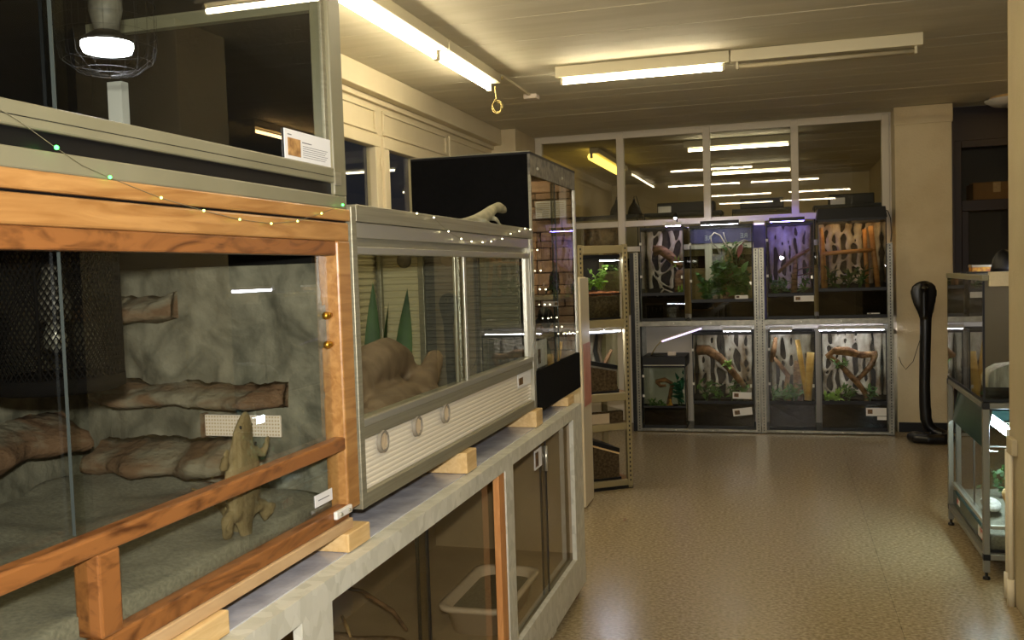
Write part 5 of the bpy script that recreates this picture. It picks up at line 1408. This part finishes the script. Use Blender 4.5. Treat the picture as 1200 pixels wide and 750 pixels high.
for z in (0.094, 0.802):
    for (a, b, c, d_) in ((SX0, S0 + 0.029, SX0 + 0.028, S1 - 0.029), (SX1 - 0.028, S0 + 0.029, SX1, S1 - 0.029), (SX0 + 0.029, S0, SX1 - 0.029, S0 + 0.028), (SX0 + 0.029, S1 - 0.028, SX1 - 0.029, S1)):
        bx('rail', 'greyframe', t, a, b, z, c, d_, z + 0.027, 0.003)
bx('shelf_panel', 'greyframe', t, SX0 + 0.029, S0 + 0.029, 0.108, SX1 - 0.029, S1 - 0.029, 0.120)

t = thing('upper_tank', 'glass terrarium with beige rims on the upper tier of the grey stand', 'terrarium', (1.22, 5.17, 0.832))
bx('bottom_rim', 'black', t, SX0 + 0.002, S0 + 0.004, 0.832, SX1 - 0.002, S1 - 0.004, 0.846, 0.002)
bx('side_pane', 'glass', t, SX0 + 0.004, S0 + 0.011, 0.846, SX0 + 0.009, S1 - 0.008, 1.395)
bx('side_pane', 'glass', t, SX1 - 0.009, S0 + 0.011, 0.846, SX1 - 0.004, S1 - 0.008, 1.395)
bx('front_pane', 'glass', t, SX0 + 0.009, S0 + 0.006, 0.846, SX1 - 0.009, S0 + 0.011, 1.395)
bx('end_panel', 'darkpanel', t, SX0 + 0.009, S1 - 0.02, 0.846, SX1 - 0.009, S1 - 0.008, 1.395)
bx('back_panel', 'darkpanel', t, SX1 - 0.02, S0 + 0.011, 0.846, SX1 - 0.0095, S1 - 0.02, 1.395)
for (a, b, c, d_) in ((SX0, S0 + 0.03, SX0 + 0.03, S1), (SX1 - 0.03, S0 + 0.03, SX1, S1), (SX0 + 0.03, S1 - 0.03, SX1 - 0.03, S1)):
    bx('top_rim', 'olive', t, a, b, 1.392, c, d_, 1.418, 0.003)
bx('top_front', 'plaster', t, SX0 + 0.03, S0 - 0.004, 1.365, SX1, S0 + 0.03, 1.432, 0.003)
bx('top_front', 'olive', t, SX0, S0, 1.392, SX0 + 0.03, S0 + 0.03, 1.418, 0.003)
bx('edge_bead', 'black', t, SX0 + 0.003, S0 + 0.005, 0.846, SX0 + 0.012, S0 + 0.014, 1.392)
MB().relief((SX0 + 0.012, S0 + 0.014, 0.8465), (1, 0, 0), (0, 1, 0), (0, 0, 1), SX1 - SX0 - 0.036, S1 - S0 - 0.04, 20, 24, 0.03, 9, 3, 0.0002, lambda u, v: 0.025).build('soil', 'soil', t, True, kind='stuff')
bk = thing('bark_hide', 'pale fibrous bark hide at the front of the upper tank on the stand', 'hide', (1.08, 4.82, 0.88))
mb = MB()
sec = [(math.cos(PI * k / 16), math.sin(PI * k / 16)) for k in range(17)]
for y, sc in ((4.735, 1.0), (4.80, 1.04), (4.88, 1.0)):
    for (c, s_) in sec:
        j = random.uniform(-0.006, 0.006)
        mb.v.append((1.10 + 0.19 * sc * c + j, y, 0.895 + 0.115 * sc * s_ ** 0.5 + j))
for r_ in range(2):
    for k in range(16):
        mb.f.append((r_ * 17 + k, r_ * 17 + k + 1, (r_ + 1) * 17 + k + 1, (r_ + 1) * 17 + k))
mb.f.append(tuple(range(17)))
o = mb.build('bark', 'hide', bk, True)
t = thing('heat_lamp', 'black domed heat lamp sitting on the upper tank of the stand', 'lamp', (1.085, 5.25, 1.43))
for y in (5.17, 5.33):
    bx('rest_bar', 'black', t, 0.9, y - 0.006, 1.419, 1.54, y + 0.006, 1.427)
MB().loft([(1.085, 5.25, 1.428, 0.060, 0.060), (1.085, 5.25, 1.445, 0.058, 0.058), (1.085, 5.25, 1.485, 0.050, 0.050), (1.085, 5.25, 1.515, 0.036, 0.036), (1.085, 5.25, 1.532, 0.018, 0.018), (1.085, 5.25, 1.538, 0.004, 0.004)], 24).build('dome', 'black', t, True)
t = thing('strip_light', 'glowing white strip light lying on the upper tank next to the heat lamp', 'lamp', (1.22, 5.0, 1.43))
for y0 in (4.95, 5.40):
    bx('rest_bar', 'black', t, 1.13, y0, 1.4195, 1.30, y0 + 0.012, 1.4275)
MB().tube([(1.21, 4.90, 1.437), (1.21, 5.46, 1.437)], 0.009, 8).build('tube', 'cool', t, True)
bx('housing', 'white_pl', t, 1.185, 4.90, 1.444, 1.235, 5.46, 1.462, 0.003)
t = thing('small_carton', 'small yellow printed carton with pale lid on the upper tank', 'carton', (1.05, 5.52, 1.419))
bx('carton', 'tin', t, 0.985, 5.50, 1.419, 1.085, 5.60, 1.447, 0.002)
bx('lid', 'alub', t, 0.982, 5.497, 1.447, 1.088, 5.603, 1.460, 0.002)

AX0, AX1, Y0, Y1 = 0.914, 1.522, 4.725, 5.622
t = thing('lower_aquarium', 'planted glass aquarium on the lower tier of the grey stand', 'aquarium', (1.22, 5.17, 0.1205))
bx('bottom_pane', 'black', t, AX0, Y0, 0.1225, AX1, Y1, 0.135)
bx('side_pane', 'glassg', t, AX0, Y0 + 0.006, 0.135, AX0 + 0.006, Y1 - 0.006, 0.60)
bx('side_pane', 'glassg', t, AX1 - 0.006, Y0 + 0.006, 0.135, AX1, Y1 - 0.006, 0.60)
bx('front_pane', 'glassg', t, AX0, Y0, 0.135, AX1, Y0 + 0.006, 0.60)
bx('end_pane', 'glassg', t, AX0, Y1 - 0.006, 0.135, AX1, Y1, 0.60)
bx('lower_trim', 'tealp', t, AX0 - 0.012, Y0, 0.135, AX0 - 0.001, Y1, 0.205)
bx('lower_ledge', 'alub', t, AX0 - 0.016, Y0, 0.235, AX0 - 0.0005, Y1, 0.252, 0.002)
bx('lower_ledge', 'alub', t, AX0, Y0 - 0.012, 0.235, AX0 + 0.09, Y0 - 0.0005, 0.252, 0.002)
bx('pump_box', 'black', t, AX0 + 0.07, Y0 - 0.010, 0.135, AX0 + 0.085, Y0 - 0.001, 0.234)
bx('sticker', 'sticker', t, AX0 - 0.0135, 4.80, 0.150, AX0 - 0.012, 4.93, 0.200)
bx('sticker', 'sticker', t, AX0 - 0.0135, 5.42, 0.160, AX0 - 0.012, 5.50, 0.190)
bx('pane_joint', 'edge', t, AX0 - 0.0005, 5.10, 0.252, AX0 + 0.0065, 5.108, 0.60)
MB().relief((AX0 + 0.007, Y0 + 0.007, 0.1352), (1, 0, 0), (0, 1, 0), (0, 0, 1), 0.594, 0.883, 22, 28, 0.04, 9, 12, 0.0001, lambda u, v: 0.05 + 0.05 * u).build('gravel', 'sand', t, True, kind='stuff')
hd = thing('aquarium_hood', 'teal reflecting lamp hood over the lower aquarium, bright tube inside', 'hood', (1.2, 5.17, 0.6))
mb = MB(); mb.v = [(AX0 - 0.012, Y0 + 0.03, 0.6005), (AX0 + 0.02, Y0 + 0.03, 0.785), (AX1 - 0.1, Y0 + 0.03, 0.785), (AX1, Y0 + 0.03, 0.6005), (AX0 - 0.012, Y1, 0.6005), (AX0 + 0.02, Y1, 0.785), (AX1 - 0.1, Y1, 0.785), (AX1, Y1, 0.6005)]
mb.f = [(0, 1, 5, 4), (1, 2, 6, 5), (2, 3, 7, 6), (4, 5, 6, 7)]
o = mb.build('cover', 'tealp', hd); sd = o.modifiers.new('thickness', 'SOLIDIFY'); sd.thickness = 0.004; sd.offset = 0
MB().tube([(1.005, 4.735, 0.682), (1.005, 5.50, 0.682)], 0.022, 12).build('tube', 'aqua', hd, True)
bx('tube_cap', 'white_pl', hd, 0.985, 4.722, 0.662, 1.025, 4.735, 0.702, 0.003)
for y in (4.74, 5.45):
    MB().tube([(1.005, y + 0.02, 0.70), (1.02, y + 0.02, 0.783)], 0.006, 6).build('tube_bracket', 'alu', hd, True)
    MB().tube([(0.93, y + 0.06, 0.6055), (1.49, y + 0.06, 0.6055)], 0.004, 6).build('cross_bar', 'alub', hd, True)
def rock(label, c, r, m, sd_):
    mb = MB().ball(c, r, 14, 10)
    mb.v = [tuple(Vector(v) + (Vector(v) - Vector(c)) * 0.45 * noise.noise(Vector(v) * 14 + Vector((sd_, 0, 0)))) for v in mb.v]
    tag(mb.build('aquarium_rock', m, None, True), label, 'rock')
rock('round yellow-brown rock in the lower aquarium by the front glass', (1.06, 4.87, 0.345), (0.06, 0.055, 0.06), 'pineraw', 1)
rock('pale flat rock on the gravel of the lower aquarium', (1.00, 5.12, 0.255), (0.055, 0.09, 0.03), 'hide', 2)
rock('dark rock mound at the right front of the lower aquarium', (1.12, 4.86, 0.245), (0.09, 0.07, 0.06), 'rock', 3)
def wfoliage(label, spots, m, sd_):
    rnd = random.Random(sd_)
    t = thing('water_plant', label, 'plant', spots[0][:3])
    ml = MB()
    for (x, y, z, h) in spots:
        for k in range(40):
            p = Vector((x + rnd.gauss(0, 0.03), y + rnd.gauss(0, 0.03), z + rnd.uniform(0, h)))
            p.y = max(p.y, 4.775); p.x = min(max(p.x, 0.965), 1.47)
            d_ = Vector((rnd.uniform(-1, 1), rnd.uniform(-0.8, 1), rnd.uniform(0, 1))).normalized() * 0.035
            ml.leaf(p, p + d_, 0.02, (0, -0.5, 1), 0.1, 3)
    ml.build('foliage', m, t, True, kind='stuff')
wfoliage('dark green bushy water plant under the tube of the lower aquarium', [(1.08, 4.86, 0.36, 0.2), (1.18, 4.88, 0.30, 0.28), (1.15, 4.98, 0.28, 0.3)], 'leafd', 5)
wfoliage('olive water plant deep in the lower aquarium', [(1.2, 5.2, 0.26, 0.22), (1.3, 5.3, 0.26, 0.3), (1.1, 5.4, 0.26, 0.12)], 'leafd', 6)

# ================================================================== FAIRY LIGHTS
def fairy(label, pts, x, leds, grp=None):
    t = thing('fairy_lights', label, 'string lights', (x, pts[0][0], pts[0][1]))
    P = [(x, y, z) for (y, z) in pts]
    sm = []
    for i in range(len(P) - 1):
        for k in range(4):
            sm.append(Vector(P[i]).lerp(Vector(P[i + 1]), k / 4))
    sm.append(Vector(P[-1]))
    MB().tube(sm, 0.0005, 4).build('wire', 'olive', t, True)
    for (y, z, m, r) in leds:
        MB().ball((x + 0.0015, y, z), (r * 0.75, r * 0.75, r * 0.75), 8, 6).build('bulb', m, t, True)
W1P = [(0.5, 1.80), (0.8, 1.76), (0.957, 1.725), (0.984, 1.716), (1.048, 1.688), (1.097, 1.669), (1.15, 1.657), (1.265, 1.635), (1.377, 1.621), (1.485, 1.611), (1.593, 1.608), (1.695, 1.617), (1.799, 1.638), (1.901, 1.662), (2.079, 1.667), (2.342, 1.666), (2.469, 1.661), (2.585, 1.626), (2.697, 1.607), (2.794, 1.601), (2.907, 1.601), (3.001, 1.606), (3.132, 1.618), (3.241, 1.639), (3.357, 1.652), (3.442, 1.665), (3.518, 1.664)]
LED = [(1.048, 1.688, 'ledg', 0.0042), (1.15, 1.657, 'ledg', 0.0036), (1.265, 1.635, 'ledy', 0.003), (1.377, 1.621, 'ledy', 0.003), (1.485, 1.611, 'ledy', 0.003), (1.593, 1.608, 'ledy', 0.003), (1.695, 1.617, 'ledy', 0.003), (1.799, 1.638, 'ledy', 0.003), (1.901, 1.662, 'ledg', 0.004)] + [(y, z, 'ledw', 0.0032) for (y, z) in W1P[15:]]
fairy('string of tiny green and yellow lights draped along the wooden and aluminium terraria', W1P, -0.940, LED)
W2P = [(3.522, 1.664), (3.618, 1.586), (3.663, 1.503), (3.64, 1.428), (3.738, 1.425), (3.716, 1.363), (3.804, 1.359), (3.767, 1.303), (3.92, 1.298), (4.012, 1.252), (4.042, 1.219), (4.11, 1.214), (4.235, 1.209), (4.329, 1.206)]
fairy('string of warm white lights hanging down the black terrarium glass', W2P, -0.9405, [(y, z, 'ledw', 0.0038) for (y, z) in W2P[1:]])

# ================================================================== ROOM BEHIND THE BACK WINDOW
t = thing('long_bench', 'long bench with terraria in the room behind the back window', 'bench', (-0.6, 9.5, 0))
bx('bench_top', 'mdf', t, -2.2, 9.2, 1.45, 1.2, 9.85, 1.48)
for x in (-2.15, -0.55, 1.1):
    for y in (9.22, 9.78):
        bx('leg', 'rackmetal', t, x, y, 0, x + 0.05, y + 0.05, 1.45)
def rear_tank(label, x0, x1, h=2.03, m=None):
    t = thing('rear_terrarium', label, 'terrarium', ((x0 + x1) / 2, 9.45, 1.48), 'terraria behind the back window')
    bx('base', 'soil', t, x0, 9.25, 1.48, x1, 9.65, 1.60)
    bx('front_pane', 'glass', t, x0, 9.25, 1.60, x1, 9.255, h - 0.02)
    bx('back_panel', 'mdf', t, x0, 9.64, 1.60, x1, 9.65, h - 0.02)
    for (a, b, c, d_) in ((x0, 9.24, x1, 9.26), (x0, 9.64, x1, 9.66), (x0, 9.26, x0 + 0.02, 9.64), (x1 - 0.02, 9.26, x1, 9.64)):
        bx('top_rim', 'black', t, a, b, h - 0.02, c, d_, h + 0.006)
    for xa in (x0, x1 - 0.01):
        bx('corner_bar', 'black', t, xa, 9.25, 1.60, xa + 0.01, 9.26, h - 0.02)
    return t
for (x0, x1, lab) in ((-2.1, -1.36, 'terrarium behind the back window under the two black domed lamps'), (-1.30, -0.55, 'terrarium behind the back window under the hood with a white box'), (-0.45, 0.14, 'terrarium behind the back window under the middle black hood'), (0.30, 0.95, 'terrarium behind the back window under the hood nearest the pillar')):
    rear_tank(lab, x0, x1)
def hood(label, x0, x1, white=True):
    t = thing('black_hood', label, 'hood', ((x0 + x1) / 2, 9.42, 2.037))
    MB().box(x0, 9.30, 2.037, x1, 9.55, 2.135).build('cover', 'black', t, bevel=0.008)
    if white:
        bx('ballast_box', 'white_pl', t, x0 + 0.01, 9.27, 2.037, x0 + 0.14, 9.299, 2.10, 0.004)
hood('black lamp hood with white box behind the second window pane', -1.175, -0.62)
hood('plain black lamp hood behind the third window pane', -0.375, 0.03, False)
hood('black lamp hood with white box behind the last window pane', 0.44, 0.84)
for (x, lab) in ((-1.60, 'black bell-shaped lamp behind the first window pane, by the mullion'), (-1.42, 'black bell-shaped lamp behind the second window pane, by the mullion')):
    t = thing('bell_lamp', lab, 'lamp', (x, 9.42, 2.037))
    bx('rest_plate', 'black', t, x - 0.10, 9.32, 2.037, x + 0.10, 9.52, 2.042)
    MB().loft([(x, 9.42, 2.042, 0.068, 0.068), (x, 9.42, 2.075, 0.066, 0.066), (x, 9.42, 2.12, 0.052, 0.052), (x, 9.42, 2.15, 0.03, 0.03), (x, 9.42, 2.17, 0.016, 0.016), (x, 9.42, 2.20, 0.012, 0.012)], 20).build('shade', 'black', t, True)
    MB().tube([(x, 9.42, 2.20), (x, 9.42, 2.225), (x + 0.02, 9.43, 2.23), (x + 0.04, 9.5, 2.13), (x + 0.05, 9.6, 2.05)], 0.004, 6).build('cable', 'black', t, True)
lb = thing('leaf_on_floor', 'single small dark leaf lying on the linoleum near the steel rack', 'leaf', (-0.92, 5.44, 0))
MB().leaf((-0.925, 5.40, 0.004), (-0.915, 5.48, 0.006), 0.014, (0, 0, 1), 0.05, 4).build('blade', 'bark', lb, True)
bl = thing('brown_bark_slab', 'upright brown bark slab in the terrarium under the bell lamps', 'bark', (-1.75, 9.5, 1.6))
MB().relief((-1.98, 9.60, 1.601), (1, 0, 0), (0, 0, 1), (0, -1, 0), 0.4, 0.38, 16, 16, 0.05, 9, 4, 0.01).build('slab', 'barkred', bl, True)
